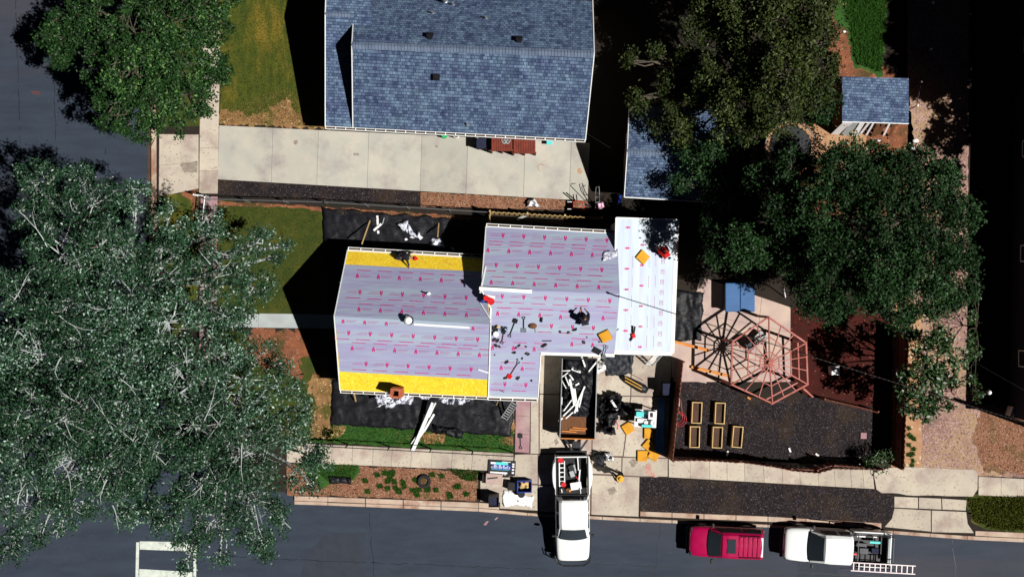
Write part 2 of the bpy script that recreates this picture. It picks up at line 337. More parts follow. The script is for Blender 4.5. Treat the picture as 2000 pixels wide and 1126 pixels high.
sheet('mulch_bed', [(1322,705),(1420,745),(1500,780),(1590,772),(1712,800),(1708,905),(1560,915),(1306,890)], MT['mulch'], GZ+.004, 1)
sheet('mulch_bed', [(1251,931),(1709,955),(1714,962),(1747,968),(1746,990),(1738,1010),(1722,1021),(1250,998)], MT['mulch'], GZ+.006, .6)
sheet('red_mulch', [(1540,600),(1700,600),(1745,640),(1745,800),(1580,775),(1540,740)], MT['redmulch'], GZ+.004, 3)
sheet('tan_dirt', [(1745,560),(1800,600),(1800,915),(1741,925)], MT['tan'], GZ+.008, 2)
sheet('alley', [(1770,-300),(1893,-300),(1890,760),(1925,800),(2400,860),(2400,932),(2000,932),(1911,929),(1905,919),(1782,915),(1775,600)], MT['alley'], GZ+.004, 1)
sheet('reddish_gravel', [(1915,790),(2100,800),(2400,820),(2400,928),(1925,922),(1900,860)], MT['gravelred'], GZ+.012, 4, 7)
sheet('garden_soil', [(1625,20),(1668,60),(1695,120),(1770,150),(1780,240),(1800,420),(1560,420),(1530,245),(1600,236),(1612,130)], MT['redsoil'], GZ+.004, 4)
sheet('bare_soil', [(1545,240),(1640,246),(1690,262),(1690,330),(1560,310)], MT['tan'], GZ+.012, 4)
sheet('garden_lawn', [(1630,-60),(1738,-60),(1722,150),(1668,130),(1655,60),(1630,40)], MT['grass'], GZ+.012, 4, 6)
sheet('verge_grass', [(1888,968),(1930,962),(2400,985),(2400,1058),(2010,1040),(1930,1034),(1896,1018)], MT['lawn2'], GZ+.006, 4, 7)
# concrete
slabs('side_driveway', ((428,245),(1152,279)), ((425,350),(1148,392)), [0,.145,.268,.404,.547,.671,.826,.95,1], MT['concrete_n'], .15)
slabs('driveway_apron', ((311,262),(388,263)), ((310,384),(388,368)), [0,1], MT['concrete'], .14, rows=2)
slabs('sidewalk', ((430,60),(425,378)), ((392,60),(389,378)), [0,.25,.5,.72,.86,1], MT['concrete'], .15)
slabs('sidewalk', ((425,382),(420,860)), ((392,382),(388,860)), [k/13 for k in range(14)], MT['pinkwalk'], .145)
slabs('front_walk', ((425,611),(690,614)), ((425,638),(690,642)), [0,.3,.62,1], MT['walk'], .14)
slabs('sidewalk', ((560,864),(1004,885)), ((560,902),(1000,920)), [0,.11,.2,.29,.38,.465,.55,.64,.73,.82,.91,1], MT['concrete'], .15)
slabs('sidewalk', ((1306,890),(1704,912)), ((1306,931),(1708,954)), [0,.105,.20,.285,.37,.465,.555,.64,.73,.81,.89,.95,1], MT['concrete'], .15)
mb = MB()
mb.slab([P(x, y, .15) for x, y in rag([(1706,921),(1738,913),(1782,911),(1904,917),(1910,925),(1909,955),(1900,969),(1770,966),(1745,962),(1722,962),(1712,955)], .7, 12)], .05)
for q in ([(1747,969),(1793,971),(1793,992),(1747,990)],[(1795,971),(1838,973),(1839,994),(1795,992)],[(1840,973),(1888,976),(1886,996),(1841,994)],
          [(1747,992),(1818,996),(1818,1037),(1728,1028),(1742,1012)],[(1820,996),(1887,999),(1890,1022),(1902,1040),(1820,1038)]):
    mb.slab([P(x, y, .145) for x, y in q], .06)
struct('alley_apron', mb, MT['concrete'])
slabs('sidewalk', ((1911,930),(2400,955)), ((1911,966),(2400,990)), [k/11 for k in range(12)], MT['concrete'], .15)
# driveway of the re-roofed house
mb = MB(); js = [(1004,886,1046,600),(1048,886,1102,600)]
sheet('joint_bed', [(1037,779),(1052,690),(1312,690),(1304,930),(1249,931),(1247,1008),(976,992),(980,944),(1002,920),(1006,887),(1037,884)], MT['joint'], .128)
def dq(*q, z=.145):
    cx = sum(p[0] for p in q)/len(q); cy = sum(p[1] for p in q)/len(q)
    q = [(x+(.65 if x < cx else -.65), y+(.65 if y < cy else -.65)) for x, y in [(x+(-.2 if x < cx else .2), y+(-.2 if y < cy else .2)) for x, y in q]]
    q = [(x+(-.35 if x < cx else .35), y+(-.35 if y < cy else .35)) for x, y in q]
    mb.slab([P(x, y, z) for x, y in q], .06)
dq((1037,780),(1052,700),(1052,885),(1036,885)); dq((1054,690),(1156,690),(1156,770),(1054,768)); dq((1054,770),(1156,772),(1155,886),(1054,884))
dq((1158,690),(1232,690),(1231,772),(1158,772)); dq((1234,690),(1312,690),(1308,774),(1233,772)); dq((1158,774),(1231,774),(1216,890),(1157,888)); dq((1233,774),(1308,776),(1304,893),(1218,891))
dq((1006,887),(1050,887),(1050,944),(1001,942),(1002,921)); dq((1052,887),(1154,889),(1153,948),(1052,945)); dq((1156,891),(1214,893),(1213,926),(1155,924)); dq((1216,893),(1304,895),(1304,930),(1250,929),(1215,927))
dq((980,944),(1050,947),(1050,996),(976,992)); dq((1052,948),(1153,950),(1152,1004),(1052,998)); dq((1156,927),(1249,931),(1247,1008),(1155,1004)); 
struct('driveway', mb, MT['concrete'])
slabs('garden_path', ((1008,776),(1006,882)), ((1036,778),(1034,884)), [0,.33,.66,1], MT['pinkwalk'], .142)
slabs('step_slab', ((938,930),(1000,932)), ((938,978),(1000,981)), [0,1], MT['concrete'], .14)
slabs('patio', ((1368,540),(1544,600)), ((1314,745),(1544,745)), [0,.36,.68,1], MT['patio'], .145, rows=3)
mb = MB()
for q in ([(1314,668),(1370,668),(1370,745),(1314,745)],[(1372,540),(1412,540),(1395,600),(1372,600)]): pass
mb.slab([P(x, y, .142) for x, y in [(1312,664),(1380,664),(1380,748),(1312,736)]], .05); struct('patio', mb, MT['patio'])
for pts_, m_ in (([(1262,906),(1268,904),(1274,914),(1286,930),(1278,931),(1266,929),(1260,920)], 'chalk'), ([(573,274),(580,273),(583,279),(578,283),(573,280)], 'stain'), ([(850,283),(856,284),(855,288),(850,287)], 'stain'),
    ([(1128,330),(1134,328),(1139,335),(1133,340),(1128,337)], 'rust'), ([(1160,905),(1166,903),(1170,909),(1163,913)], 'stain'), ([(1185,955),(1200,950),(1206,960),(1192,966)], 'stain'), ([(1228,900),(1240,896),(1246,904),(1236,912)], 'stain'), ([(1082,860),(1088,856),(1092,864),(1085,869)], 'stain'), ([(352,320),(384,314),(386,338),(360,336)], 'stain'), ([(700,300),(760,296),(764,306),(706,310)], 'stain') if False else ([(690,300),(700,299),(702,303),(692,304)], 'stain')):
    sheet('stain', pts_, MT[m_], .1555, 1.6, 3)
rg = MB(); c_ = P(1057,327,.1555)
for k in range(20):
    a0, a1 = .5+k*.2, .5+(k+1)*.2; rg.poly([c_+Vector((r_*math.cos(a), r_*math.sin(a), 0)) for r_, a in ((.17,a0),(.21,a0),(.21,a1),(.17,a1))])
struct('stain', rg, MT['rust'])
# crosswalk at the corner
mb = MB()
for q in ([(266,1058),(272,1058),(269,1200),(263,1200)],[(378,1060),(384,1060),(382,1200),(377,1200)],[(273,1056),(377,1058),(377,1076),(273,1072)],[(272,1110),(376,1116),(375,1180),(270,1180)]):
    mb.poly([P(x, y, .006) for x, y in q][::-1])
struct('crosswalk_marking', mb, MT['paint'])
mb = MB()
for q in ([(944,1024),(950,1017),(955,1017),(949,1025)],[(966,1013),(971,1009),(973,1010),(968,1015)]): mb.poly([P(x, y, .006) for x, y in q][::-1])
struct('faded_road_paint', mb, MT['pinkwalk'])
sheet('asphalt_patch', [(640,1042),(712,1040),(712,1200),(560,1200),(600,1080)], MT['patch'], .004, 1.5)
sheet('asphalt_patch', [(1560,1095),(1640,1100),(1640,1200),(1555,1200)], MT['patch'], .004, 1)
mb = MB()
for x0, y0, x1, y1, am in ((380,1084,1080,1112,3),(1160,1100,2100,1142,3),(722,1000,735,1200,4),(1290,1020,1270,1200,5),(1860,1052,1875,1200,4),(1570,1088,1553,1130,2),(100,60,112,330,4),(215,-50,222,130,3),(120,140,290,150,4),(205,290,215,340,3),(30,-20,40,300,3)):
    n = max(4, int(math.hypot(x1-x0, y1-y0)/9)); pr_ = None
    for k in range(n+1):
        t = k/n; x = x0+(x1-x0)*t+random.uniform(-am,am)*.5; y = y0+(y1-y0)*t+random.uniform(-am,am)*.5; q = P(x, y, .0065)
        if pr_ is not None and random.random() < .86:
            d = (q-pr_).normalized(); w_ = Vector((-d.y, d.x, 0))*random.uniform(.008,.02); mb.poly([pr_-w_, q-w_, q+w_, pr_+w_])
        pr_ = q
struct('road_crack', mb, MT['tar'])
mb = MB()
for q in ([(61,178),(81,180),(81,181.5),(61,179.5)],[(63,182.5),(79,184),(79,185),(63,183.5)]): mb.poly([P(x, y, .006) for x, y in q][::-1])
struct('utility_marking', mb, MT['redwood'])
# grass tufts and weeds as counted-by-nobody stuff
def tufts(name, label, polys, n, hgt, m, wid=.02, spread=.05, lean=.5, z=GZ+.012):
    pts = []
    def inside(p, poly):
        c = False; j = len(poly)-1
        for i in range(len(poly)):
            a, b = poly[i], poly[j]
            if (a[1] > p[1]) != (b[1] > p[1]) and p[0] < (b[0]-a[0])*(p[1]-a[1])/(b[1]-a[1])+a[0]: c = not c
            j = i
        return c
    for poly, share in polys:
        xs = [q[0] for q in poly]; ys = [q[1] for q in poly]; k = int(n*share); got = 0
        while got < k:
            p = (random.uniform(min(xs), max(xs)), random.uniform(min(ys), max(ys)))
            if inside(p, poly): pts.append(P(*p, z)); got += 1
    c = np.array([tuple(p) for p in pts]); N = len(c)
    a = rng.uniform(0, 2*math.pi, N); d = np.stack([np.cos(a), np.sin(a), np.zeros(N)], 1); u = np.stack([-np.sin(a), np.cos(a), np.zeros(N)], 1)
    hh = hgt*rng.uniform(.4, 1.2, N)[:, None]
    v = np.stack([c-u*wid, c+u*wid, c+d*hh*lean+np.array([0,0,1])*hh], 1)
    rawmesh(name, v.reshape(-1, 3), 3, m, label, 'grass', tone=rng.random(N))
LEAVES = []
def rawmesh(name, verts, k, m, label=None, cat=None, tone=None, parent=None, kind='stuff', origin=None):
    N = len(verts)//k; me = bpy.data.meshes.new(name)
    o_ = np.array(origin) if origin is not None else np.zeros(3)
    me.vertices.add(N*k); me.vertices.foreach_set('co', (verts-o_).astype(np.float32).ravel())
    me.loops.add(N*k); me.loops.foreach_set('vertex_index', np.arange(N*k, dtype=np.int32))
    me.polygons.add(N); LEAVES.append(N); me.polygons.foreach_set('loop_start', np.arange(0, N*k, k, dtype=np.int32)); me.update()
    if tone is not None:
        at = me.attributes.new('tone', 'FLOAT', 'FACE'); at.data.foreach_set('value', tone.astype(np.float32))
    me.materials.append(m); me.validate(); o = bpy.data.objects.new(name, me); COL.objects.link(o)
    if parent: o.parent = parent
    else: tag(o, label, cat, kind=kind)
    return o
MT['blade'] = leafmat('grass_blades', (.02,.03,.002), (.10,.11,.012), .1, .9)
MT['blade2'] = leafmat('fresh_blades', (.01,.035,.004), (.04,.12,.015), .1, .9)
MT['strawb'] = leafmat('dry_blades', (.14,.08,.03), (.42,.28,.12), .1, .9)
NL = [(432,0),(640,0),(590,245),(432,236)]; FL = [(430,400),(625,410),(640,600),(470,605)]
tufts('lawn_grass', 'olive green lawn grass beside the grey shingled house', [(NL, .6), (FL, .4)], 16000, .07, MT['blade'], .022)
tufts('dry_grass', 'tan dry grass along the north side driveway and by the tarps', [([(432,215),(560,170),(640,250),(432,242)], .45), ([(612,722),(650,728),(650,856),(604,856)], .3), ([(640,408),(950,426),(950,431),(640,416)], .25)], 6000, .06, MT['strawb'], .018)
tufts('verge_grass_blades', 'fresh green grass blades along the south sidewalk', [([(606,828),(1002,842),(1002,880),(606,860)], .55), ([(600,904),(700,906),(690,935),(640,940)], .25),([(870,912),(938,918),(930,940),(900,935)], .2)], 9000, .08, MT['blade2'], .02)
wd = []
for _ in range(34):
    x = random.uniform(700, 925); y = 912+(x-600)*.045+random.uniform(0, 48); wd.append(([(x-5,y-3),(x+4,y-4),(x+6,y+3),(x-3,y+4)], .025))
for _ in range(16):
    x = random.uniform(1750, 1785); y = random.uniform(830, 910); wd.append(([(x-4,y-3),(x+3,y-4),(x+4,y+3),(x-3,y+3)], .012))
tufts('weeds', 'small green weeds scattered over the bare reddish verge', wd, 5000, .12, MT['blade2'], .022, lean=.9)
tufts('shrubby_ground_cover', 'low dark green ground cover on the verge right of the alley apron', [([(1892,972),(2000,968),(2200,980),(2200,1045),(1940,1032),(1900,1015)], 1)], 7000, .22, MT['blade'], .03, lean=.8)
tufts('garden_grass', 'deep green garden grass above the small shed', [([(1640,-40),(1732,-40),(1720,140),(1675,125),(1660,50)], 1)], 7000, .25, MT['blade2'], .03, lean=.9)
# ---------------- trees ----------------
def crown_tree(name, label, cat, base, clumps, leafm, barkm, nl=55, tips=26, L=.2, W=.11, trunk=.22, spread=.26, flat=.55, upb=.35, twig=.012, group=None, bw=1.0, tc=.5, limbs=0):
    """base: ground pixel; clumps: (px,py,radius_px,height)"""
    b = P(*base, GZ); root = thing(name, label, cat, tuple(b), 0, group)
    blobs = [(P(x, y, h), r_*S*(1-h/H)) for x, y, r_, h in clumps]
    fork = b+Vector((0,0,min(c[3] for c in clumps)*.45)); top = sum((c for c, _ in blobs), Vector())/len(blobs)
    tk = MB(); tk.tube([b, b+Vector((.05,.03,fork.z*.5)), fork], [trunk*1.25, trunk, trunk*.85], 10); tk.build('trunk', barkm, root)
    br = MB(); C = []; T = []
    for c, R_ in blobs:
        mid = fork.lerp(c, .5)+Vector((random.uniform(-.3,.3), random.uniform(-.3,.3), random.uniform(.1,.7)))
        d = (c-fork).length; r0 = min(trunk*.6, .03*bw+.016*d*bw)
        br.tube([fork, fork.lerp(mid,.5)+Vector((random.uniform(-.15,.15),random.uniform(-.15,.15),.1)), mid, mid.lerp(c,.55)+Vector((random.uniform(-.2,.2),random.uniform(-.2,.2),0)), c], [r0, r0*.85, r0*.65, r0*.45, r0*.3], 7, False)
        bt = random.random(); subs = [c]
        for k in range(max(3, int(R_*3.2))):
            u = Vector((random.gauss(0,1), random.gauss(0,1), random.gauss(0,.6)+.2)).normalized(); e_ = c+Vector((u.x*R_*.62, u.y*R_*.62, u.z*R_*flat*.62)); st = mid.lerp(c, random.uniform(.35,1))
            m3 = st.lerp(e_, .5)+Vector((random.uniform(-.2,.2), random.uniform(-.2,.2), random.uniform(-.1,.25)))
            br.tube([st, m3, e_], [r0*.36, r0*.26, r0*.16], 5, False); subs += [e_, m3]
        for k in range(int(limbs*R_)):
            a_ = random.uniform(0, 6.28); l_ = random.uniform(.5, 1.15)*R_; p0 = c+Vector((random.uniform(-.3,.3)*R_, random.uniform(-.3,.3)*R_, R_*flat*random.uniform(.35,.8)))
            d_ = Vector((math.cos(a_), math.sin(a_), random.uniform(-.1,.25))); w_ = Vector((-d_.y, d_.x, 0))*random.uniform(-.25,.25)
            w_ = w_*2.2; p1 = p0+d_*l_*.45+w_*l_*.5; pm = p0+d_*l_*.75+w_*l_*.55+Vector((0,0,.1)); p2 = p0+d_*l_*1.1+w_*l_*.3; br.tube([p0, p0.lerp(p1,.5)+w_*l_*.08, p1, pm, p2], [.030, .026, .020, .014, .006], 5, False)
            q1 = p1+(d_+w_*3).normalized()*l_*.4; br.tube([p1, p1.lerp(q1,.5)+d_*.08, q1], [.014, .010, .005], 4, False)
        for k in range(max(4, int(tips*(R_/1.5)**2))):
            u = Vector((random.gauss(0,1), random.gauss(0,1), random.gauss(0,1)*.8+.25)).normalized()
            rr = R_*(random.uniform(.35, 1.0)**.6)
            tip = c+Vector((u.x*rr, u.y*rr, u.z*rr*flat))
            st = min(random.sample(subs, min(4, len(subs))), key=lambda q_: (q_-tip).length); m2 = st.lerp(tip, .55)+Vector((random.uniform(-.12,.12),random.uniform(-.12,.12),random.uniform(-.1,.15)))
            br.tube([st, m2, tip], [twig*2.2*bw, twig*1.4*bw, twig*.6*bw], 4, False)
            for t in (.55, .8, 1.0):
                C.append(tuple(m2.lerp(tip, (t-.4)/.6))); T.append(tc*bt+(1-tc)*random.random())
    br.build('branches', barkm, root)
    C = np.array(C); n = len(C); per = max(1, nl//3)
    c = np.repeat(C, per, 0)+rng.normal(0, spread/1.7, (n*per, 3))*np.array([1,1,.75])
    tone = np.clip(np.repeat(np.array(T), per)*.6+rng.random(n*per)*.55-.05, 0, 1)
    N = len(c); u = rng.normal(0, 1, (N,3)); u[:,2] *= .6; u /= np.linalg.norm(u, axis=1)[:,None]
    q = rng.normal(0, 1, (N,3)); q[:,2] += upb*2; v = np.cross(q, u); v /= np.linalg.norm(v, axis=1)[:,None]+1e-9
    s_ = rng.uniform(.6, 1.25, N)[:,None]; u = u*L/2*s_; v = v*W/2*s_
    vv = np.stack([c-u, c+v, c+u, c-v], 1).reshape(-1,3)
    rawmesh('crown', vv, 4, leafm, tone=tone, parent=root, origin=np.array(b))
    return root
MT['leafA'] = leafmat('dense_green_leaves', (.002,.011,.002), (.022,.072,.014), .25, .55, back=(.09,.18,.05))
MT['leafB'] = leafmat('silver_poplar_leaves', (.002,.013,.005), (.038,.108,.048), .45, .4, back=(.25,.38,.31))
MT['leafC'] = leafmat('olive_leaves', (.005,.012,.002), (.050,.070,.013), .2, .6, back=(.11,.14,.04))
MT['leafD'] = leafmat('deep_green_leaves', (.002,.011,.002), (.015,.050,.010), .2, .6, back=(.035,.09,.03))
MT['leafE'] = leafmat('glossy_leaves', (.006,.022,.004), (.045,.105,.026), .4, .45, back=(.16,.22,.12))
crown_tree('broadleaf_tree', 'dense dark green broadleaf tree over the street beside the north lawn', 'tree', (360,120),
 [(130,60,50,6.5),(190,20,60,7.5),(260,60,70,8.5),(340,20,70,9),(405,50,55,8),(420,135,40,7),(350,120,65,8.5),(262,140,70,9),(205,130,50,7.5),(222,205,50,7),(300,205,55,7.5),(372,190,50,7),(288,252,30,6),(388,225,22,6),(350,248,18,5.5),(118,105,32,6),(200,-45,60,7.5),(320,-60,70,8),(430,-10,40,7),(85,75,12,5.5),(250,245,22,6),(165,60,40,7)],
 MT['leafA'], MT['bark'], nl=96, tips=42, L=.17, W=.09, spread=.25, upb=.4, tc=.3)
PB = dict(L=.145, W=.08, spread=.32, twig=.009, bw=.95, upb=.1, trunk=.3, limbs=.75, flat=.75, group='silvery poplars by the street corner')
crown_tree('poplar_tree', 'silvery green poplar with pale branches, reaching over the front lawn and west sidewalk', 'tree', (310,560),
 [(90,355,48,8),(150,335,30,8),(62,420,40,8),(180,400,62,9),(265,380,38,8),(335,440,50,8.5),(120,500,75,10),(220,490,75,10.5),(320,530,70,10),(415,440,36,7.5),(430,520,55,8.5),(490,475,38,7),(495,560,45,7.5),(130,600,75,10.5),(40,575,55,9),(230,610,75,11),(330,630,75,10.5),(430,600,55,8.5),(540,500,16,6.3),(45,340,14,7),(470,620,32,7.5),(525,460,12,6),(560,480,9,6)],
 MT['leafB'], MT['palebark'], nl=81, tips=36, **PB)
crown_tree('poplar_tree', 'silvery green poplar with pale branches, next to the black tarp and over the dry verge', 'tree', (480,820),
 [(440,690,62,9),(510,690,34,7),(350,730,75,11),(460,775,75,10),(550,745,44,8),(380,830,80,11),(480,880,80,10),(565,835,52,8),(605,875,34,7),(595,930,40,7),(400,930,75,10),(500,975,62,8.5),(420,1020,52,8),(500,1045,42,7),(372,1062,34,7),(555,1015,34,7),(585,790,22,7),(330,1000,50,8.5),(630,905,16,6.5),(430,1085,18,6.5),(520,1085,12,6.5),(365,1100,14,6.5)],
 MT['leafB'], MT['palebark'], nl=81, tips=36, **PB)
crown_tree('poplar_tree', 'silvery green poplar with pale branches, covering the lower left corner over the street', 'tree', (235,830),
 [(60,680,70,9),(160,700,75,10.5),(255,715,75,11),(50,780,70,9.5),(150,800,80,11),(250,820,75,11),(40,880,70,9),(140,900,75,10),(240,910,75,10),(300,880,60,10),(50,985,60,8.5),(140,990,50,8),(230,970,55,8.5),(295,1010,35,8),(18,1065,42,7.5),(70,1050,24,7),(-40,720,60,9),(-50,850,60,9),(-50,980,60,8),(250,1015,20,7),(110,1035,20,7)],
 MT['leafB'], MT['palebark'], nl=81, tips=36, **PB)
crown_tree('olive_green_tree', 'tall olive green tree between the garage roof and the small shed', 'tree', (1440,190),
 [(1400,40,36,6.3),(1460,20,50,7.5),(1530,40,60,8.5),(1590,60,48,9),(1600,130,40,8.5),(1540,130,60,9),(1470,120,52,7.5),(1400,140,40,6.5),(1372,190,38,6),(1440,200,52,7.5),(1520,205,58,8.5),(1588,190,38,8),(1475,248,34,7),(1415,248,30,6),(1530,-30,60,8.5),(1440,-40,50,7.5),(1610,0,40,8.5),(1342,232,18,5.5),(1310,215,14,5.5),(1250,195,22,5),(1232,118,16,5),(1280,105,10,5),(1310,170,34,4.6),(1295,240,26,4),(1335,265,28,4.6),(1345,120,30,5),(1370,60,34,6),(1432,82,38,6.5),(1388,-8,40,6.5),(1425,15,36,7),(1350,10,24,5.5)],
 MT['leafC'], MT['bark'], nl=96, tips=46, L=.17, W=.09, spread=.32)
crown_tree('dark_tree', 'large dark green tree standing behind the pergola and patio', 'tree', (1530,460),
 [(1500,352,40,7),(1560,330,45,8),(1640,322,52,9),(1535,420,50,8),(1610,410,66,9),(1690,370,55,9.5),(1562,500,52,7.5),(1640,490,70,9),(1508,490,28,7),(1440,335,40,5),(1400,372,30,4.5),(1450,400,42,5),(1400,445,30,4.5),(1460,460,36,5),(1462,492,36,8),(1440,462,30,8),(1440,500,30,5),(1478,532,22,5),(1400,490,26,4.6),(1350,305,22,4.6),(1390,300,30,5),(1440,290,30,5),(1330,350,20,4.2),(1380,330,26,4.6),(1592,575,45,8),(1658,570,44,8.5),(1618,612,24,7.5),(1545,550,20,7)],
 MT['leafD'], MT['bark'], nl=105, tips=50, L=.17, W=.09, spread=.36, group='big dark trees by the alley')
crown_tree('dark_tree', 'large dark green tree overhanging the alley, right of the one behind the pergola', 'tree', (1690,480),
 [(1760,340,46,8.5),(1830,352,46,8.5),(1740,430,66,10),(1820,430,66,10),(1878,420,36,8.5),(1732,520,66,10),(1812,520,70,10),(1878,500,40,8.5),(1760,592,48,8.5),(1830,585,46,8.5),(1880,568,26,8),(1712,315,34,8),(1790,300,20,7.5),(1710,590,30,8)],
 MT['leafD'], MT['bark'], nl=105, tips=50, L=.17, W=.09, spread=.36, group='big dark trees by the alley')
crown_tree('young_tree', 'small glossy leaved tree at the alley corner of the mulched yard', 'tree', (1780,715),
 [(1795,672,26,4.5),(1830,665,30,5),(1870,700,24,4.5),(1800,735,44,5),(1850,735,36,5),(1785,790,34,4),(1828,785,30,4),(1775,650,16,4),(1812,810,18,3.5),(1765,760,24,4)],
 MT['leafE'], MT['bark'], nl=36, tips=34, L=.28, W=.12, spread=.26, trunk=.1)
crown_tree('garden_shrub', 'dark leafy shrub touching the left side of the small shed', 'shrub', (1590,195),
 [(1600,170,26,3),(1605,205,34,3.2),(1580,225,26,2.6),(1625,195,20,3)], MT['leafD'], MT['bark'], nl=48, tips=40, L=.18, W=.09, trunk=.08)
crown_tree('corner_shrub', 'low green shrub at the fence corner beside the alley apron', 'shrub', (1716,905),
 [(1712,905,22,1.2),(1730,895,16,1.2),(1700,898,14,1.0)], MT['leafE'], MT['bark'], nl=40, tips=60, L=.14, W=.06, trunk=.05)
crown_tree('fence_vine', 'loose green vine along the shaded right edge of the alley', 'vine', (1896,640),
 [(1896,520,10,1.5),(1900,570,12,1.8),(1898,620,10,1.6),(1896,660,11,1.8),(1902,690,14,1.8),(1896,735,10,1.5),(1905,770,14,1.4)], MT['leafE'], MT['bark'], nl=36, tips=60, L=.2, W=.09, trunk=.04)
crown_tree('alley_shrub', 'sprawling shrub with pale leaf tips between the small shed and the alley', 'shrub', (1700,320),
 [(1660,285,26,2.2),(1690,310,26,2.2),(1730,300,24,2),(1770,300,20,2),(1640,300,20,2)], MT['leafE'], MT['bark'], nl=40, tips=44, L=.16, W=.08, trunk=.06)
crown_tree('neighbour_tree', 'broad tree beyond the dark building, shading the top of the alley', 'tree', (2030,120),
 [(2190,-70,60,8),(2215,30,55,8),(2190,120,55,8),(2215,210,52,8),(2180,300,50,7.5),(2160,380,40,7),(2260,100,60,9),(2270,-20,60,9),(2260,280,60,8.5),(2300,-60,65,10.5),(2310,60,60,10.5),(2300,170,60,10.5),(2180,30,40,7),(2240,170,50,8),(2190,200,30,7)]+[(2190+i*44+j%2*18, -130+j*50, 50, 8.5+i*.5) for i in range(4) for j in range(7)]+[(2310+i*30, -60+j*52, 55, 11.5) for i in range(2) for j in range(5)], MT['leafD'], MT['bark'], nl=60, tips=30, L=.26, W=.13)
# ---------------- houses ----------------
def roofslab(mb, pts, t=.12): mb.slab(pts, t)
SHADE_DIRT = []
def gutter(mb, a, b, out, n):            # an open gutter with hangers along an eave
    a = Vector(a); b = Vector(b); o = Vector(out).normalized()
    mb.bar(a+o*.155, b+o*.155, .03, .13); mb.bar(a+o*.02, b+o*.02, .03, .12); mb.bar(a+o*.085+Vector((0,0,-.075)), b+o*.085+Vector((0,0,-.075)), .12, .02); SHADE_DIRT.append((a+o*.087+Vector((0,0,-.05)), b+o*.087+Vector((0,0,-.05))))
    for k in range(n+1):
        p = a.lerp(b, (k+.02)/(n+.04)); mb.bar(p+o*.015+Vector((0,0,.07)), p+o*.165+Vector((0,0,.07)), .045, .012)
def walls(mb, foot, tops):               # foot ground points with top heights
    n = len(foot)
    for i in range(n):
        j = (i+1)%n; a, b = foot[i], foot[j]
        mb.poly([(a.x,a.y,GZ-.05),(b.x,b.y,GZ-.05),(b.x,b.y,tops[j]),(a.x,a.y,tops[i])])
def gable_walls(mb, eN, eS, rW, rE, ins=.3):
    """eN=(W,E) eaves, eS=(W,E), ridge W,E; walls set in under the roof"""
    nW, nE = eN; sW, sE = eS; pn = Plane(nW, nE, rW); ps = Plane(sW, sE, rW)
    c = (nW+nE+sW+sE)/4
    def ins_(p, fx=ins, fy=ins+.1): return Vector((p.x+(fx if p.x < c.x else -fx), p.y+(fy if p.y < c.y else -fy), 0))
    q = [ins_(nW), ins_(rW, ins, 0), ins_(sW), ins_(sE), ins_(rE, ins, 0), ins_(nE)]
    q[1].y = rW.y; q[4].y = rE.y
    tops = [pn.z(q[0].x,q[0].y), min(pn.z(q[1].x,q[1].y), ps.z(q[1].x,q[1].y)), ps.z(q[2].x,q[2].y), ps.z(q[3].x,q[3].y), min(pn.z(q[4].x,q[4].y), ps.z(q[4].x,q[4].y)), pn.z(q[5].x,q[5].y)]
    walls(mb, q, [t-.2 for t in tops]); return q
def window(root, c, along, wd=1.2, ht=1.0, outn=(0,-1,0)):
    c = Vector(c); a = Vector(along).normalized(); o = Vector(outn)
    f = MB(); up = Vector((0,0,1))
    for s_ in (-1, 1):
        f.bar(c+a*s_*wd/2-up*ht/2+o*.03, c+a*s_*wd/2+up*ht/2+o*.03, .07, .07, up=a); f.bar(c-a*wd/2+up*s_*ht/2+o*.03, c+a*wd/2+up*s_*ht/2+o*.03, .07, .07)
    w_ = f.build('window', MT['white'], root)
    gl = MB(); gl.poly([c-a*wd/2-up*ht/2+o*.012, c+a*wd/2-up*ht/2+o*.012, c+a*wd/2+up*ht/2+o*.012, c-a*wd/2+up*ht/2+o*.012]); gl.build('pane', MT['glass'], w_)
# grey shingled house
G = thing('grey_house', 'house with blue grey shingle roof and a step in its ridge, above the wide driveway', 'house', tuple(P(900,130,GZ)))
Lsw, Lrw, Lnw = P(636,246,2.6), P(636,27,4.7), P(644,-190,2.6)
pS = Plane(Lsw, P(1143,272,2.6), Lrw)
Rsw, Rse, Rrw, Rre = P(690,249,2.61), P(1143,272,2.61), P(688,88,5.7), P(1160,105,5.7)
Rnw = P(694,-14,2.6); pRS = Plane(Rsw, Rre, Rrw); pRN = Plane(Rrw, Rre, Rnw); Rne = pRN.at(1157,2); Rse = pRS.at(1143,272)
Lse = P(724,250.5,2.6); Lre = P(724,30,4.7); Lne = P(724,-186,2.6)
mb = MB(); mb.slab([Lsw, Lse, Lre, Lrw], .14); mb.slab([Lrw, Lre, Lne, Lnw], .14); mb.slab([Rsw, Rse, Rre, Rrw], .14); mb.slab([Rrw, Rre, Rne, Rnw], .14)
rf = mb.build('roof', MT['shingle'], G)
def caps(a, b, n, parent):
    mb = MB(); a = Vector(a); b = Vector(b)
    for k in range(n):
        p = a.lerp(b, k/n); q = a.lerp(b, (k+.9)/n)
        for s_ in (-1, 1): mb.slab([p+Vector((0,0,.055)), q+Vector((0,0,.035)), q+Vector((0,s_*.19,-.10)), p+Vector((0,s_*.19,-.08))], .02)
    mb.build('ridge_cap', MT['ridge'], parent)
caps(Rrw, Rre, 74, rf); caps(Lrw, P(692,29,4.7), 9, rf)
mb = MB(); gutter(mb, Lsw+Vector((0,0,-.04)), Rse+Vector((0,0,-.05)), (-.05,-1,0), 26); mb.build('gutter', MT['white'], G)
mb = MB(); mb.bar(Rse+Vector((.02,0,-.06)), Rre+Vector((.02,0,-.06)), .05, .14); mb.bar(Rre+Vector((.02,0,-.06)), Rne+Vector((.02,0,-.06)), .05, .14)
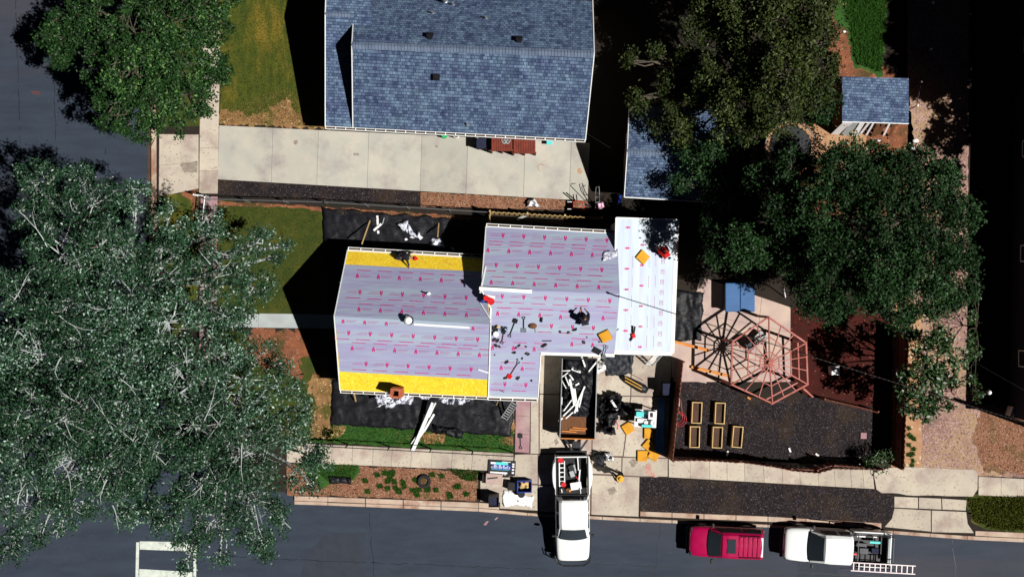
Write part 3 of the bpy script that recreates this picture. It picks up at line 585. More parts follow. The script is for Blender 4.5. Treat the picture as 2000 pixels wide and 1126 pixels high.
mb.bar(Lsw+Vector((-.02,0,-.06)), Lrw+Vector((-.02,0,-.06)), .05, .14); mb.bar(Lrw+Vector((-.02,0,-.06)), Lnw+Vector((-.02,0,-.06)), .05, .14)
mb.bar(Rsw+Vector((-.02,0,-.06)), Rrw+Vector((-.02,0,-.06)), .05, .14); mb.bar(Rrw+Vector((-.02,0,-.06)), Rnw+Vector((-.02,0,-.06)), .05, .14); mb.build('bargeboard', MT['white'], G)
mb = MB(); q = gable_walls(mb, (Rnw, Rne), (Rsw, Rse), Rrw, Rre); gable_walls(mb, (Lnw, Lne), (Lsw, Lse), Lrw, Lre); mb.build('wall', MT['wallb'], G)
for u in (.2, .45, .75): window(G, q[2].lerp(q[3], u)+Vector((0,0,1.5)), q[3]-q[2])
d = q[2].lerp(q[3], .6); mb = MB(); mb.box(d+Vector((0,-.02,1.15)), (.95,.06,2.05), rz=-.05); dd = mb.build('door', MT['brown'], G, bevel=.01)
mb = MB(); mb.ball(d+Vector((.35,-.09,1.1)), .04); mb.build('handle', MT['steel'], dd)
def boxvent(root, pl, px, py):
    c = pl.at(px, py); n_ = pl.n; M_ = Matrix.Rotation(-.05, 3, 'Z')@Vector((0,0,1)).rotation_difference(n_).to_matrix()
    v = MB(); v.box(c+n_*.09, (.26,.26,.18), M=M_); v.box(c+n_*.20, (.36,.36,.05), M=M_); v.build('roof_vent', MT['black'], root, bevel=.01)
for pl, x, y in ((pRN,840,74),(pRN,1014,81),(pRS,853,148)): boxvent(G, pl, x, y)
def pipevent(root, pl, px, py, h=.35, r_=.05):
    c = pl.at(px, py); v = MB(); v.cyl(c-Vector((0,0,.05)), r_, h, 12); v.cyl(c, r_*2.4, .06, 12, r_*1.2); v.build('vent_pipe', MT['steel'], root)
pipevent(G, pRS, 913, 243, .3); pipevent(G, pRN, 845, 26, .35); pipevent(G, pRN, 949, 36, .35); pipevent(G, pRN, 868, 4, 1.0, .09); pipevent(G, pRN, 885, 10, .35)
# detached garage under the trees
GA = thing('grey_garage', 'small garage with blue grey shingle roof, half shaded by the olive tree', 'garage', tuple(P(1320,320,GZ)))
a, b_, c, d = P(1230,205,2.4), P(1425,216,2.4), P(1220,384,2.4), P(1430,396,2.4); r1, r2 = P(1226,295,3.7), P(1430,307,3.7)
mb = MB(); mb.slab([c, d, r2, r1], .12); mb.slab([r1, r2, b_, a], .12); rf = mb.build('roof', MT['shingle'], GA); caps(r1, r2, 34, rf)
mb = MB(); mb.bar(c+Vector((0,-.03,-.05)), d+Vector((0,-.03,-.05)), .05, .12); mb.bar(c+Vector((-.02,0,-.05)), r1+Vector((-.02,0,-.05)), .04, .12); mb.bar(r1+Vector((-.02,0,-.05)), a+Vector((-.02,0,-.05)), .04, .12); mb.build('fascia', MT['white'], GA)
mb = MB(); q = gable_walls(mb, (a, b_), (c, d), r1, r2, .2); mb.build('wall', MT['wallb'], GA)
m_ = q[0].lerp(q[2], .5); mb = MB()
for k in range(4): mb.box(m_+Vector((-.04,0,.35+.5*k)), (.05,2.6,.47), rz=-.05)
mb.build('garage_door', MT['white'], GA)
# small shed
SH = thing('garden_shed', 'small square shed with a blue grey shingle roof by the alley', 'shed', tuple(P(1700,200,GZ)))
a, b_, c, d = P(1645,150,2.5), P(1775,153,2.5), P(1645,237,2.2), P(1775,241,2.2)
mb = MB(); mb.slab([c, d, b_, a], .1); mb.build('roof', MT['shingle'], SH)
mb = MB(); q = [Vector((p.x+(.12 if i in (0, 3) else -.12), p.y+(-.12 if i < 2 else .12), 0)) for i, p in enumerate((a, b_, d, c))]
walls(mb, q, [2.35,2.35,2.08,2.08]); mb.build('wall', MT['brown'], SH)
mb = MB(); mb.bar(c+Vector((0,-.02,-.05)), d+Vector((0,-.02,-.05)), .04, .1); mb.build('fascia', MT['white'], SH)
m_ = q[3].lerp(q[2], .75); mb = MB(); mb.box(m_+Vector((0,-.03,1.0)), (.8,.05,1.75), rz=-.03); dd = mb.build('door', MT['brown'], SH)
# boards leaning on the shed
bd = [(1655,1628,'pale'),(1668,1646,'g'),(1684,1664,'pale'),(1697,1676,'w'),(1706,1688,'w'),(1718,1702,'br'),(1727,1712,'br'),(1738,1722,'w2'),(1748,1733,'br')]
for i, (xt, xb, kd) in enumerate(bd):
    tp = P(xt, 240, 1.9-.05*(i%3)); bt = P(xb+4, 262+(i%3)*2, GZ+.02); mb = MB(); w_ = [.55,.5,.3,.16,.12,.3,.22,.12,.2][i]
    mb.bar(tp, bt, w_, .03, up=(0,-1,1)); lab = {'pale':'white panel','g':'grey panel','w':'narrow white board','br':'brown plank','w2':'narrow white board'}[kd]
    tag(mb.build('leaning_board', MT['sheet'] if kd in ('pale','w','w2') else (MT['walk'] if kd == 'g' else MT['brown'])), lab+' leaning on the shed wall, '+['first','second','third','fourth','fifth','sixth','seventh','eighth','ninth'][i]+' from its left end', 'board', 'boards leaning on the shed')
# ---- the house being re-roofed ----
W = thing('reroofed_house', 'house with printed lavender underlayment on its roofs and bare yellow sheathing at two eaves', 'house', tuple(P(960,600,GZ)))
A = dict(nw=P(680,488,2.6), ne=P(946,503,2.6), rw=P(654,617,5.8), re=P(958,633,5.8), sw=P(665,761,2.6), se=P(953,774,2.6))
B = dict(nw=P(950,442,3.0), ne=P(1205,456,3.0), rw=P(941,565,5.2), re=P(1210,573,5.2))
pAN = Plane(A['nw'], A['re'], A['rw']); pAS = Plane(A['sw'], A['re'], A['rw'])
A['ne'] = pAN.at(946,503); A['se'] = pAS.at(953,774)
pBN = Plane(B['nw'], B['re'], B['rw']); B['ne'] = pBN.at(1205,456); Csw = P(953,774,2.62)
pBS = Plane(B['rw'], B['re'], Csw); lift = .012
mb = MB(); mb.slab([A['sw'],A['se'],A['re'],A['rw']], .13); mb.slab([A['rw'],A['re'],A['ne'],A['nw']], .13)
rfA = mb.build('roof', MT['osb'], W)
Bse = pBS.at(1200,692); Bmid = pBS.at(1056,688); Cse = pBS.at(1050,778); Cw = pBS.at(953,775); Bjog = pBS.at(958,600)
mb = MB(); mb.slab([B['nw'],B['rw'],B['re'],B['ne']], .13); mb.slab([B['rw'], Bjog, Cw, Cse, Bmid, Bse, B['re']], .13)
rfB = mb.build('roof', MT['osb'], W)
D = [P(1203,425,3.7), P(1322,429,2.7), P(1312,689,2.7), P(1197,686,3.7)]; pD = Plane(D[0], D[1], D[2]); D[3] = pD.at(1197,686)
mb = MB(); mb.slab(D, .13); rfD = mb.build('roof', MT['osb'], W)
def lay(pl, pts, m, parent, name='underlayment', lf=.012, t=.006):
    mb = MB(); mb.slab([pl.at(x, y, lf) for x, y in pts], t); return mb.build(name, m, parent)
lay(pAN, [(672,516),(914,529),(946,530.5),(957,631),(654.4,616)], MT['under'], rfA)
lay(pAS, [(654.2,618),(957,633.5),(953,741),(664,725)], MT['under'], rfA)
lay(pBN, [(950.5,443),(1205.3,456.5),(1210.3,572),(941.5,563.5)], MT['under'], rfB)
lay(pBS, [(942,567),(1210.3,575),(1200.3,690.5),(1056,687),(1050,776),(955,773),(958,600)], MT['under'], rfB)
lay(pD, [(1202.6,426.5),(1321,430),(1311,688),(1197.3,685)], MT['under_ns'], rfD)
# overlaps of the underlayment rolls
mb = MB(); mb2 = MB(); mbB = MB()
def lap(mb, pl, a, b, w=.55, l1=.0165):
    (x0,y0),(x1,y1) = a, b; mb.slab([pl.at(x0,y0,l1), pl.at(x1,y1,l1), pl.at(x1,y1+w,l1), pl.at(x0,y0+w,l1)], .004)
for y in (551, 588): lap(mb, pAN, (667-(y-516)*.13, y), (949+(y-530)*.1, y+15))
for y in (664, 702): lap(mb, pAS, (658, y), (955, y+16))
lap(mb, pAN, (656,604), (956,619))
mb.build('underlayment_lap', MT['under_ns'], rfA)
for y in (478, 510, 543): lap(mbB, pBN, (949-(y-442)*.07, y), (1206, y+12))
for y in (603, 640): lap(mbB, pBS, (960, y), (1203, y+9))
lap(mbB, pBS, (956,676), (1055,681)); lap(mbB, pBS, (955,712), (1053,717)); lap(mbB, pBS, (955,746), (1051,751))
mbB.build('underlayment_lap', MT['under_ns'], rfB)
for nm, a, b, pN, pS, par in (('left', A['rw'], A['re'], pAN, pAS, rfA), ('mid', B['rw'], B['re'], pBN, pBS, rfB)):
    m_ = MB()
    for s_, pl in ((1, pN), (-1, pS)):
        q_ = []
        for p_, w_ in ((a, 0), (b, 0), (b, .16), (a, .16)):
            y_ = p_.y+s_*w_; q_.append(Vector((p_.x, y_, pl.z(p_.x, y_)+.026)))
        m_.slab(q_, .01)
    m_.build('ridge_underlayment', MT['under'], par)
# printed marks: logo blocks with illegible lines of print
def marks(parent, pl, rows, dirx=(1,.052), diry=(-.05,1), lf=.017, light=False):
    k1 = MB(); k2 = MB(); rr = random.Random(3)
    def rect(mb, x, y, x0, y0, x1, y1):
        q = []
        for u, v in ((x0,y0),(x1,y0),(x1,y1),(x0,y1)): q.append(pl.at(x+u*dirx[0]+v*diry[0], y+u*dirx[1]+v*diry[1], lf))
        a = (q[1]-q[0]).cross(q[2]-q[0]).z; mb.poly(q if a > 0 else q[::-1])
    def line(mb, x, y, x0, x1, yy, hh):
        u = x0
        while u < x1:
            w_ = rr.uniform(1.0, 2.6); rect(mb, x, y, u, yy+rr.uniform(-.15,.15), min(x1, u+w_), yy+hh); u += w_+rr.uniform(.25,.8)
    for x, y, inv, n, dx, *nl_ in rows:
        for k in range(n):
            X = x+k*dx*dirx[0]; Y = y+k*dx*dirx[1]; s_ = -1 if inv else 1
            o = (lambda v, h: (v, v+h)) if not inv else (lambda v, h: (-v-h, -v))
            def R_(mb, x0, y0, x1, y1): rect(mb, X, Y, min(s_*x0, s_*x1), min(s_*y0, s_*y1), max(s_*x0, s_*x1), max(s_*y0, s_*y1))
            # emblem: a bar above a small arched block with a notch underneath
            R_(k1, -1.3,-5.3, 1.3,-4.4); R_(k1, -2.0,-3.7, 2.0, 1.5); R_(k1, -2.9,-1.2, -2.05, 4.3); R_(k1, 2.05,-1.2, 2.9,4.3); R_(k1,-2.0,1.55,-.7,4.3); R_(k1,.7,1.55,2.0,4.3)
            a_, b2 = (5.5, 26); y_ = -2.2
            if inv: line(k2, X, Y, -b2, -a_, 1.0, 1.2); line(k2, X, Y, -b2+3, -a_, 3.2-5.2, .7); line(k1, X, Y, -b2-1, 1, 11.5, 1.6)
            elif nl_: line(k2, X, Y, a_, b2, -2.2, 1.2); line(k2, X, Y, a_, b2-5, .6, .7)
            else: line(k2, X, Y, a_, b2, -2.2, 1.2); line(k2, X, Y, a_, b2-5, .6, .7); line(k1, X, Y, -1, b2, -12.2, 1.6)
    k1.build('printed_emblem', MT['pink'], parent); k2.build('faint_print', MT['pinkf'], parent)
marks(rfA, pAN, [(698,538.5,0,6,41),(703,570,1,6,41.5),(701,604,0,6,42)])
marks(rfA, pAS, [(670,627,0,3,42.3,1),(924,641,0,1,42,1),(681,649.5,1,7,42),(688,680,0,7,41.4),(715,710,1,6,41)])
marks(rfB, pBN, [(982.5,459.5,1,6,40.6),(953,488.5,0,6,40.8),(969,517,1,6,41.3),(959.5,551,0,6,42)], dirx=(1,.046))
marks(rfB, pBS, [(981,578,1,6,42),(972,612,0,3,41.2),(1095,619,0,1,41),(1178,621,0,1,41),(1077,636.5,1,3,41),(962,678,0,3,40.7),(1117,672,0,2,40.4),(979,718,0,2,41),(986,749.5,1,2,41)], dirx=(1,.044))
# prints on the right-hand roof run north-south in rows
k1 = MB(); k2 = MB(); rr = random.Random(5)
def rect2(mb, x, y, w_, h_):
    q = [pD.at(x-w_/2, y-h_/2, .018), pD.at(x+w_/2, y-h_/2, .018), pD.at(x+w_/2, y+h_/2, .018), pD.at(x-w_/2, y+h_/2, .018)]; mb.poly(q[::-1])
for k in range(6):
    x = 1225-k*1.0; y = 444+k*40.3
    rect2(k1, x, y, 2.6, 4.5); rect2(k1, x+3.3, y, 3, 3.6); rect2(k1, x-3, y, 1.6, 2); rect2(k1, x+5.8, y, .9, 2.4)
for k in range(6):
    x = 1256-k*1.0; y = 478+k*39.8
    rect2(k1, x, y, 2.6, 4.2); rect2(k1, x-3.3, y, 3, 3.4); rect2(k1, x+2.6, y, 1.4, 2)
for k in range(9):
    x = 1295-k*.85; y = 510+k*20.2
    for a_, b_2, c_, d_ in ((0,-4,6,.7),(0,4,6,.7),(-3,0,.7,8),(3,0,.7,8),(0,0,3.6,.8),(0,-1.6,.9,3)): rect2(k2, x+a_, y+b_2, c_, d_)
for k in range(5):
    for x0 in (1268-k*1.2, 1281-k*1.2, 1236-k*1.2):
        y = 500+k*39; u = 0
        while u < 22: h_ = rr.uniform(1.2,2.8); rect2(k2, x0, y+u, .7, h_); u += h_+.7
k1.build('printed_emblem', MT['pink'], rfD); k2.build('faint_print', MT['pinkf'], rfD)
# white drip edges, flashings, gutters, walls
e = MB(); up = Vector((0,0,.012))
def edge(mb, a, b, w=.05, h=.07, o=(0,0,0)): mb.bar(Vector(a)+Vector(o), Vector(b)+Vector(o), w, h)
edge(e, A['sw'], A['rw'], o=(-.03,0,-.01)); edge(e, A['rw'], A['nw'], o=(-.03,0,-.01)); edge(e, A['nw'], A['ne'], .06, .04, (0,-.05,.03)); edge(e, A['re'], A['se'], .06, .08, (.02,0,.03))
edge(e, B['nw'], B['rw'], o=(-.02,0,.0)); edge(e, B['rw'], Bjog, o=(-.02,0,.0)); edge(e, Bjog, Cw, .07, .06, (.02,0,.03)); edge(e, Cse, Bmid, o=(.02,0,0))
edge(e, Bmid, Bse, .16, .08, (0,-.05,0)); edge(e, Cw, Cse, .06, .06, (0,.02,0)); edge(e, B['nw'], B['ne'], .05, .05, (0,.0,.02))
e.build('drip_edge', MT['white'], W)
e = MB(); edge(e, D[0], D[1], .06, .1); edge(e, D[1], D[2], .22, .1, (.02,0,0)); edge(e, D[3], D[2], .22, .1, (0,-.03,0)); edge(e, D[0], D[3], .06, .05, (0,0,.02)); e.build('drip_edge', MT['white'], W)
e = MB(); dn = Vector((0,0,-.06))
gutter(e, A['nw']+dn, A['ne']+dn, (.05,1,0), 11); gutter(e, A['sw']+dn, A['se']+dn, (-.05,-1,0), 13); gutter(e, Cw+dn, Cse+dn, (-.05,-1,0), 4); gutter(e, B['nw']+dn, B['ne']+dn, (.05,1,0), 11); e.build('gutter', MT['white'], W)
mb = MB(); q = gable_walls(mb, (A['nw'],A['ne']), (A['sw'],A['se']), A['rw'], A['re']); mb.build('wall', MT['wallw'], W)
for u in (.25, .75): window(W, q[2].lerp(q[3], u)+Vector((0,0,1.4)), q[3]-q[2])
window(W, q[0].lerp(q[2], .3)+Vector((0,0,1.4)), q[2]-q[0], outn=(-1,0,0)); window(W, q[0].lerp(q[2], .7)+Vector((0,0,1.4)), q[2]-q[0], outn=(-1,0,0))
mb = MB(); B2n, B2e = Vector(B['nw']), Vector(B['ne']); q = [Vector((p.x, p.y, 0)) for p in (B2n+Vector((.3,-.35,0)), B['rw']+Vector((.45,0,0)), Cw+Vector((.1,.35,0)), Cse+Vector((-.3,.35,0)), Bmid+Vector((-.3,.35,0)), Bse+Vector((-.3,.35,0)), B['re']+Vector((-.3,0,0)), B2e+Vector((-.3,-.35,0)))]
walls(mb, q, [min(pBN.z(p.x,p.y), pBS.z(p.x,p.y))-.18 for p in q]); mb.build('wall', MT['wallw'], W)
dc = q[4].lerp(q[5], .5); mb = MB()
for k in range(4): mb.box(dc+Vector((0,-.03,.38+.52*k)), (2.6,.05,.5), rz=-.05)
mb.build('garage_door', MT['white'], W)
dc = q[2].lerp(q[3], .5); mb = MB(); mb.box(dc+Vector((0,-.03,1.15)), (.95,.06,2.05), rz=-.05); dd = mb.build('door', MT['redwood'], W); mb = MB(); mb.ball(dc+Vector((.35,-.09,1.1)), .04); mb.build('handle', MT['steel'], dd)
mb = MB(); q = [Vector((D[0].x+.05,D[0].y-.2,0)), Vector((D[1].x-.35,D[1].y-.2,0)), Vector((D[2].x-.35,D[2].y+.3,0)), Vector((D[3].x+.05,D[3].y+.3,0))]
walls(mb, q, [pD.z(p.x,p.y)-.16 for p in q]); mb.build('wall', MT['wallw'], W)
window(W, q[1].lerp(q[2], .3)+Vector((0,0,1.5)), q[2]-q[1], outn=(1,0,0)); window(W, q[1].lerp(q[2], .7)+Vector((0,0,1.5)), q[2]-q[1], outn=(1,0,0))
# brick chimney at the south eave
cb, ct = P(789,757,2.3), P(773,768,4.15); M_ = Matrix.Rotation(-.05, 3, 'Z')
cb = Vector((ct.x, ct.y, GZ)); mb = MB()
for sx, sy, lx, ly in ((-1,0,.17,.62),(1,0,.17,.62),(0,-1,.36,.14),(0,1,.36,.14)):
    mb.box(Vector((ct.x,ct.y,(ct.z+GZ)/2))+M_@Vector((sx*.225, sy*.20, 0)), (lx*.82, ly*.82, ct.z-GZ), M=M_)
ch = mb.build('chimney', MT['brick'], W)
mb = MB(); mb.box(Vector((ct.x,ct.y,ct.z-.4)), (.34,.34,.04), M=M_); mb.build('flue', MT['black'], ch)
# flashings, ridge metal and pipes on the roofs
def strip(pl, a, b, w_, name='flashing_strip', m='white', lf=.03, root=None):
    mb = MB(); p, q_ = pl.at(*a, lf), pl.at(*b, lf); mb.bar(p, q_, w_, .012, up=pl.n); return mb.build(name, MT[m], root)
tag(strip(pAS, (808,633), (917,639.5), .14), 'long narrow white metal strip lying beside the ridge of the left roof', 'metal strip')
tag(strip(pBS, (936,563), (1039,569), .20, lf=.08), 'wide white metal strip lying along the middle roof ridge, overhanging its left end', 'metal strip')
tag(strip(pBS, (947,577.5), (967,580.5), .16, lf=.06), 'short white metal piece beside the red buckets', 'metal strip')
tag(strip(pBN, (949,520), (938,572), .09, lf=.06), 'white metal strip sloping down the left verge of the middle roof', 'metal strip')
tag(strip(pAN, (936,587), (959,625), .06, lf=.04), 'thin white flashing in the valley where the left and middle roofs meet', 'metal strip')
tag(strip(pAS, (934,721), (955,728), .08, lf=.04), 'thin white flashing lying near the right end of the lower yellow sheathing', 'metal strip')
c = pAN.at(799,625); v = MB(); v.cyl(c-Vector((0,0,.05)), .13, .38, 16); v.cyl(c+Vector((0,0,.42)), .20, .07, 16, .12); v.tube([c+Vector((0,0,.3)), c+Vector((0,0,.43))], .03, 6)
vt = v.build('roof_vent', MT['white'], W, smooth=False); v = MB(); v.ring(c+Vector((0,0,.02)), .22, .03); v.build('flashing_collar', MT['dark'], vt)
c = pAN.at(837,574); v = MB(); v.cyl(c-Vector((0,0,.05)), .045, .5, 10); v.cyl(c, .12, .05, 10, .06); v.build('vent_pipe', MT['white'], W)
for i, (p_, q_) in enumerate(SHADE_DIRT):  # dark channel bottoms: part debris, part shade painted in
    m_ = MB(); m_.bar(p_, q_, .10, .02); m_.build('gutter_shade_dirt', MT['soil'], G if i == 0 else W)
# dark building across the alley
NB = thing('dark_building', 'long dark building wall on the shaded right side of the alley', 'building', (29.3,6,GZ))
mb = MB(); y0, y1 = P(0,812,0).y, P(0,-260,0).y; X0 = (1968-1000)*S; sk = (y1-y0)*math.tan(-.0)
fp = [Vector((X0,y0,0)), Vector((X0+9,y0-.5,0)), Vector((X0+9.6,y1,0)), Vector((X0+.6,y1,0))]
walls(mb, fp, [3.1]*4); mb.build('wall', MT['navy'], NB)
mb = MB(); mb.slab([Vector((p.x,p.y,3.15)) for p in (fp[0]+Vector((-.35,-.3,0)), fp[1]+Vector((.3,-.3,0)), fp[2], fp[3]+Vector((-.35,0,0)))], .12); mb.build('roof', MT['navyroof'], NB)
for yy in (-4, 2, 8, 14): window(NB, (X0+.05+(yy-y0)*.018, yy, 1.6), (0,1,0), .9, 1.0, outn=(-1,0,0))
# ---------------- fences, poles, cables ----------------
def board_fence(name, label, pts, h, m, rail=True, lean=0):
    root = thing(name, label, 'fence', tuple(P(*pts[0], GZ)))
    bd = MB(); rl = MB(); posts = []
    for i in range(len(pts)-1):
        a, b = P(*pts[i], GZ), P(*pts[i+1], GZ); L = (b-a).length; d = (b-a).normalized(); nn = Vector((-d.y, d.x, 0)); n = max(1, int(L/.145))
        for k in range(n):
            p = a+d*(k+.5)*L/n; hh = h+random.uniform(-.03,.03); o_ = nn*lean*hh*(.6+.5*math.sin(k*.11+i))
            f_ = nn*(.013 if k%2 else -.013); bd.bar(p+f_, p+f_+o_+Vector((0,0,hh)), .155, .02, up=nn)
        for z in (.3, h-.3):
            if rail: rl.bar(a+nn*.05+Vector((0,0,z))+nn*lean*z*.8, b+nn*.05+Vector((0,0,z))+nn*lean*z*.8, .04, .09)
        np_ = max(1, round(L/2.4))
        for k in range(np_+(i == len(pts)-2)): posts.append((a+d*k*L/np_+nn*.06, nn))
    bd.build('boards', m, root)
    if rail: rl.build('rail', m, root)
    for p, nn in posts:
        k = MB(); k.bar(p, p+Vector((0,0,h+.03))+nn*lean*h*.8, .09, .09); k.build('post', m, root)
    return root
board_fence('wooden_fence', 'reddish board fence between the driveway pads and the raised beds', [(1324,702),(1304,890)], 1.7, MT['fence'])
board_fence('wooden_fence', 'sagging reddish board fence along the right sidewalk', [(1304,893),(1432,898),(1490,906),(1530,912),(1582,914),(1612,905),(1704,912)], 1.6, MT['fence'], lean=.1)
board_fence('wooden_fence', 'dark board fence between the mulched yard and the alley', [(1742,905),(1746,800),(1752,640)], 1.7, MT['fence'])
board_fence('wooden_fence', 'low reddish fence between the red mulch and the dark mulched yard', [(1600,777),(1702,801)], 1.0, MT['fence'])
board_fence('wooden_fence', 'weathered tan fence between the upper driveway gravel and the middle roof', [(958,436),(958,418),(1172,430)], 1.5, MT['timber'])
def wire_fence(name, label, pts, h, m, step=2.4, r_=.02, mesh=.12, cap=None):
    root = thing(name, label, 'fence', tuple(P(*pts[0], GZ))); rl = MB(); ws = MB()
    for i in range(len(pts)-1):
        a, b = P(*pts[i], GZ), P(*pts[i+1], GZ); L = (b-a).length; d = (b-a).normalized()
        rl.tube([a+Vector((0,0,h)), b+Vector((0,0,h))], r_, 6)
        n = int(L/mesh)
        for k in range(n):
            for s_ in (0, 1):
                u0, u1 = k*L/n, (k+1)*L/n
                if s_: u0, u1 = u1, u0
                q0 = a+d*u0; q1 = a+d*u1
                ws.add([q0+Vector((0,0,.03)), q0+d*.005+Vector((0,0,.03)), q1+d*.005+Vector((0,0,h-.03)), q1+Vector((0,0,h-.03))], [(0,1,2,3)])
        np_ = max(1, round(L/step))
        for k in range(np_+1):
            p = a+d*k*L/np_; k_ = MB(); k_.tube([p, p+Vector((0,0,h+.06))], r_*1.5, 8); po = k_.build('post', m, root)
            if cap: k_ = MB(); k_.ball(p+Vector((0,0,h+.1)), .07); k_.build('post_cap', cap, po)
    rl.build('top_rail', m, root); ws.build('wire_mesh', m, root); return root
wire_fence('wire_fence', 'pale wire fence along the mulch strip and the tarp-covered side yard', [(412,392),(640,398),(960,418)], 1.2, MT['steel'], r_=.03)
wire_fence('wire_fence', 'short pale wire fence panel across the red west sidewalk', [(392,384),(413,386),(407,450)], 1.2, MT['white'], r_=.03)
wire_fence('wire_fence', 'black wire fence between the front grass and the left sidewalk', [(600,863),(1004,884)], 1.1, MT['dark'], 2.6, r_=.025)
wire_fence('wire_fence', 'wire fence with small round white post caps near the small shed', [(1802,20),(1797,108),(1780,170),(1772,215)], 1.3, MT['dark'], 2.6, cap=MT['white'])
def pole(label, px, h, r_):
    root = thing('utility_pole', label, 'pole', tuple(P(*px, GZ))); b = P(*px, GZ)
    k = MB(); k.tube([b, b+Vector((0,0,h))], [r_, r_*.7], 12); k.build('mast', MT['bark'], root)
    k = MB(); k.bar(b+Vector((-.9,.2,h-.5)), b+Vector((.9,-.2,h-.5)), .1, .12); k.build('crossarm', MT['bark'], root)
    for s_ in (-.8,-.3,.8): k = MB(); k.cyl(b+Vector((s_,-s_*.2,h-.42)), .05, .16, 8); k.build('insulator', MT['white'], root)
    return b+Vector((0,0,h-.4))
pt = pole('tall timber utility pole beyond the alley gravel, casting its long shadow across the alley', (2062,850), 8.2, .17)
def cable(label, a, b, sag, r_=.014, twist=True):
    root = thing('overhead_cable', label, 'cable', tuple(a)); pts = []
    for k in range(41):
        t = k/40; p = a.lerp(b, t); p.z -= sag*4*t*(1-t); pts.append(p)
    m = MB(); m.tube(pts, r_, 6); m.build('wire', MT['dark'], root)
    if twist:
        m = MB(); n = int((b-a).length/.24)
        for k in range(n):
            t = k/n; p = a.lerp(b, t); p.z -= sag*4*t*(1-t); q = a.lerp(b, t+.4/n); q.z = p.z; m.tube([p, q], r_*1.35, 5)
        m.build('twisted_neutral', MT['bark'], root)
c = pBS.at(1205,578); mm = MB(); mm.cyl(c-Vector((0,0,.2)), .035, .9, 10); mm.cyl(c+Vector((0,0,.7)), .06, .1, 10); mm.build('service_mast', MT['dark'], W)
cable('twisted service cable from the right roof out over the pergola to the utility pole', c+Vector((0,0,.7)), pt, .9)
cable('thin overhead wire running from the grey house roof corner to the utility pole', Rse+Vector((.1,.3,.1)), pt+Vector((.2,0,0)), 1.2, .008, False)
lp = thing('lamp_post', 'slim post with a round white lamp near the dark building corner', 'lamp', tuple(P(1905,760,GZ))); b = P(1905,760,GZ)
k = MB(); k.tube([b, b+Vector((0,0,1.5))], .03, 8); k.build('post', MT['dark'], lp); k = MB(); k.ball(b+Vector((0,0,1.6)), .13, 16, 10); k.build('lamp_globe', MT['sheet'], lp, smooth=True)
# ---------------- pergola ----------------
PG = thing('pergola', 'open hexagonal pergola of red stained beams over the pale patio', 'pergola', tuple(P(1480,705,GZ)))
hx = [P(x, y, 2.5) for x, y in ((1501,619),(1574,669),(1577,750),(1508,787),(1428,750),(1430,667))]; apx = P(1503,708,2.95)
m = MB()
for i in range(6):
    m = MB(); m.bar(hx[i], hx[(i+1)%6], .09, .16); m.build('beam', MT['pergola'], PG, bevel=.005)
for i in range(6):
    g_ = Vector((hx[i].x, hx[i].y, GZ)); m = MB(); m.bar(g_, hx[i]-Vector((0,0,.0)), .13, .13); m.build('post', MT['pergola'], PG)
ends = []
for i in range(6):
    a, b = hx[i], hx[(i+1)%6]
    for t in (0, 1/3, 2/3): ends.append((a.lerp(b, t), t == 0))
for q, main in ends:
    m = MB(); m.bar(apx.lerp(q, .03), q+Vector((0,0,.06)), .06 if main else .045, .12 if main else .09); m.build('rafter', MT['pergola'], PG)
for f in (.25, .57):
    m = MB()
    for i in range(6):
        e2 = [apx.lerp(hx[i], f), apx.lerp(hx[(i+1)%6], f)]; m.bar(e2[0]+Vector((0,0,.05)), e2[1]+Vector((0,0,.05)), .05, .08)
    m.build('purlin', MT['pergola'], PG)
m = MB(); m.cyl(apx-Vector((0,0,.15)), .12, .3, 6); m.build('hub', MT['pergola'], PG)
for i, j in ((2,3),(3,4),(1,2)):       # low side rails
    a, b = [Vector((hx[q].x, hx[q].y, 1.0)) for q in (i, j)]; m = MB(); m.bar(a, b, .07, .1); m.build('side_rail', MT['pergola'], PG)
def plank(name, label, a, b, w_, m, z=GZ+.03, t=.04, cat='board', grp=None):
    k = MB(); k.bar(P(*a, z+t/2), P(*b, z+t/2), w_, t); return tag(k.build(name, m), label, cat, grp)
plank('timber_beam', 'orange timber lying between the black tarp and the patio', (1314,666), (1384,684), .16, MT['orangew'], t=.18)
plank('timber_beam', 'orange timber along the lower patio edge, left of the pergola', (1350,716), (1420,733), .16, MT['orangew'], t=.14)
plank('timber_beam', 'short red timber leaning off the right corner of the pergola', (1569,758), (1588,775), .1, MT['pergola'], z=.7, t=.08)
for i, (a, b, l) in enumerate((((1419,890),(1422,880),'short pale board on the mulch right of the raised beds'),((1460,775),(1466,779),'short orange board below the pergola'),((1541,874),(1544,882),'short white board in the mulched yard near the sagging fence'),((1593,885),(1599,890),'short white board in the mulched yard, rightmost one'))):
    plank('board_scrap', l, a, b, .1, MT['sheet'] if 'white' in l or 'pale' in l else MT['orangew'])
plank('paving_slab', 'square pinkish paving slab at the right end of the mulched yard', (1681,850), (1692.5,850.4), .35, MT['pinkwalk'], t=.04, cat='paving slab')
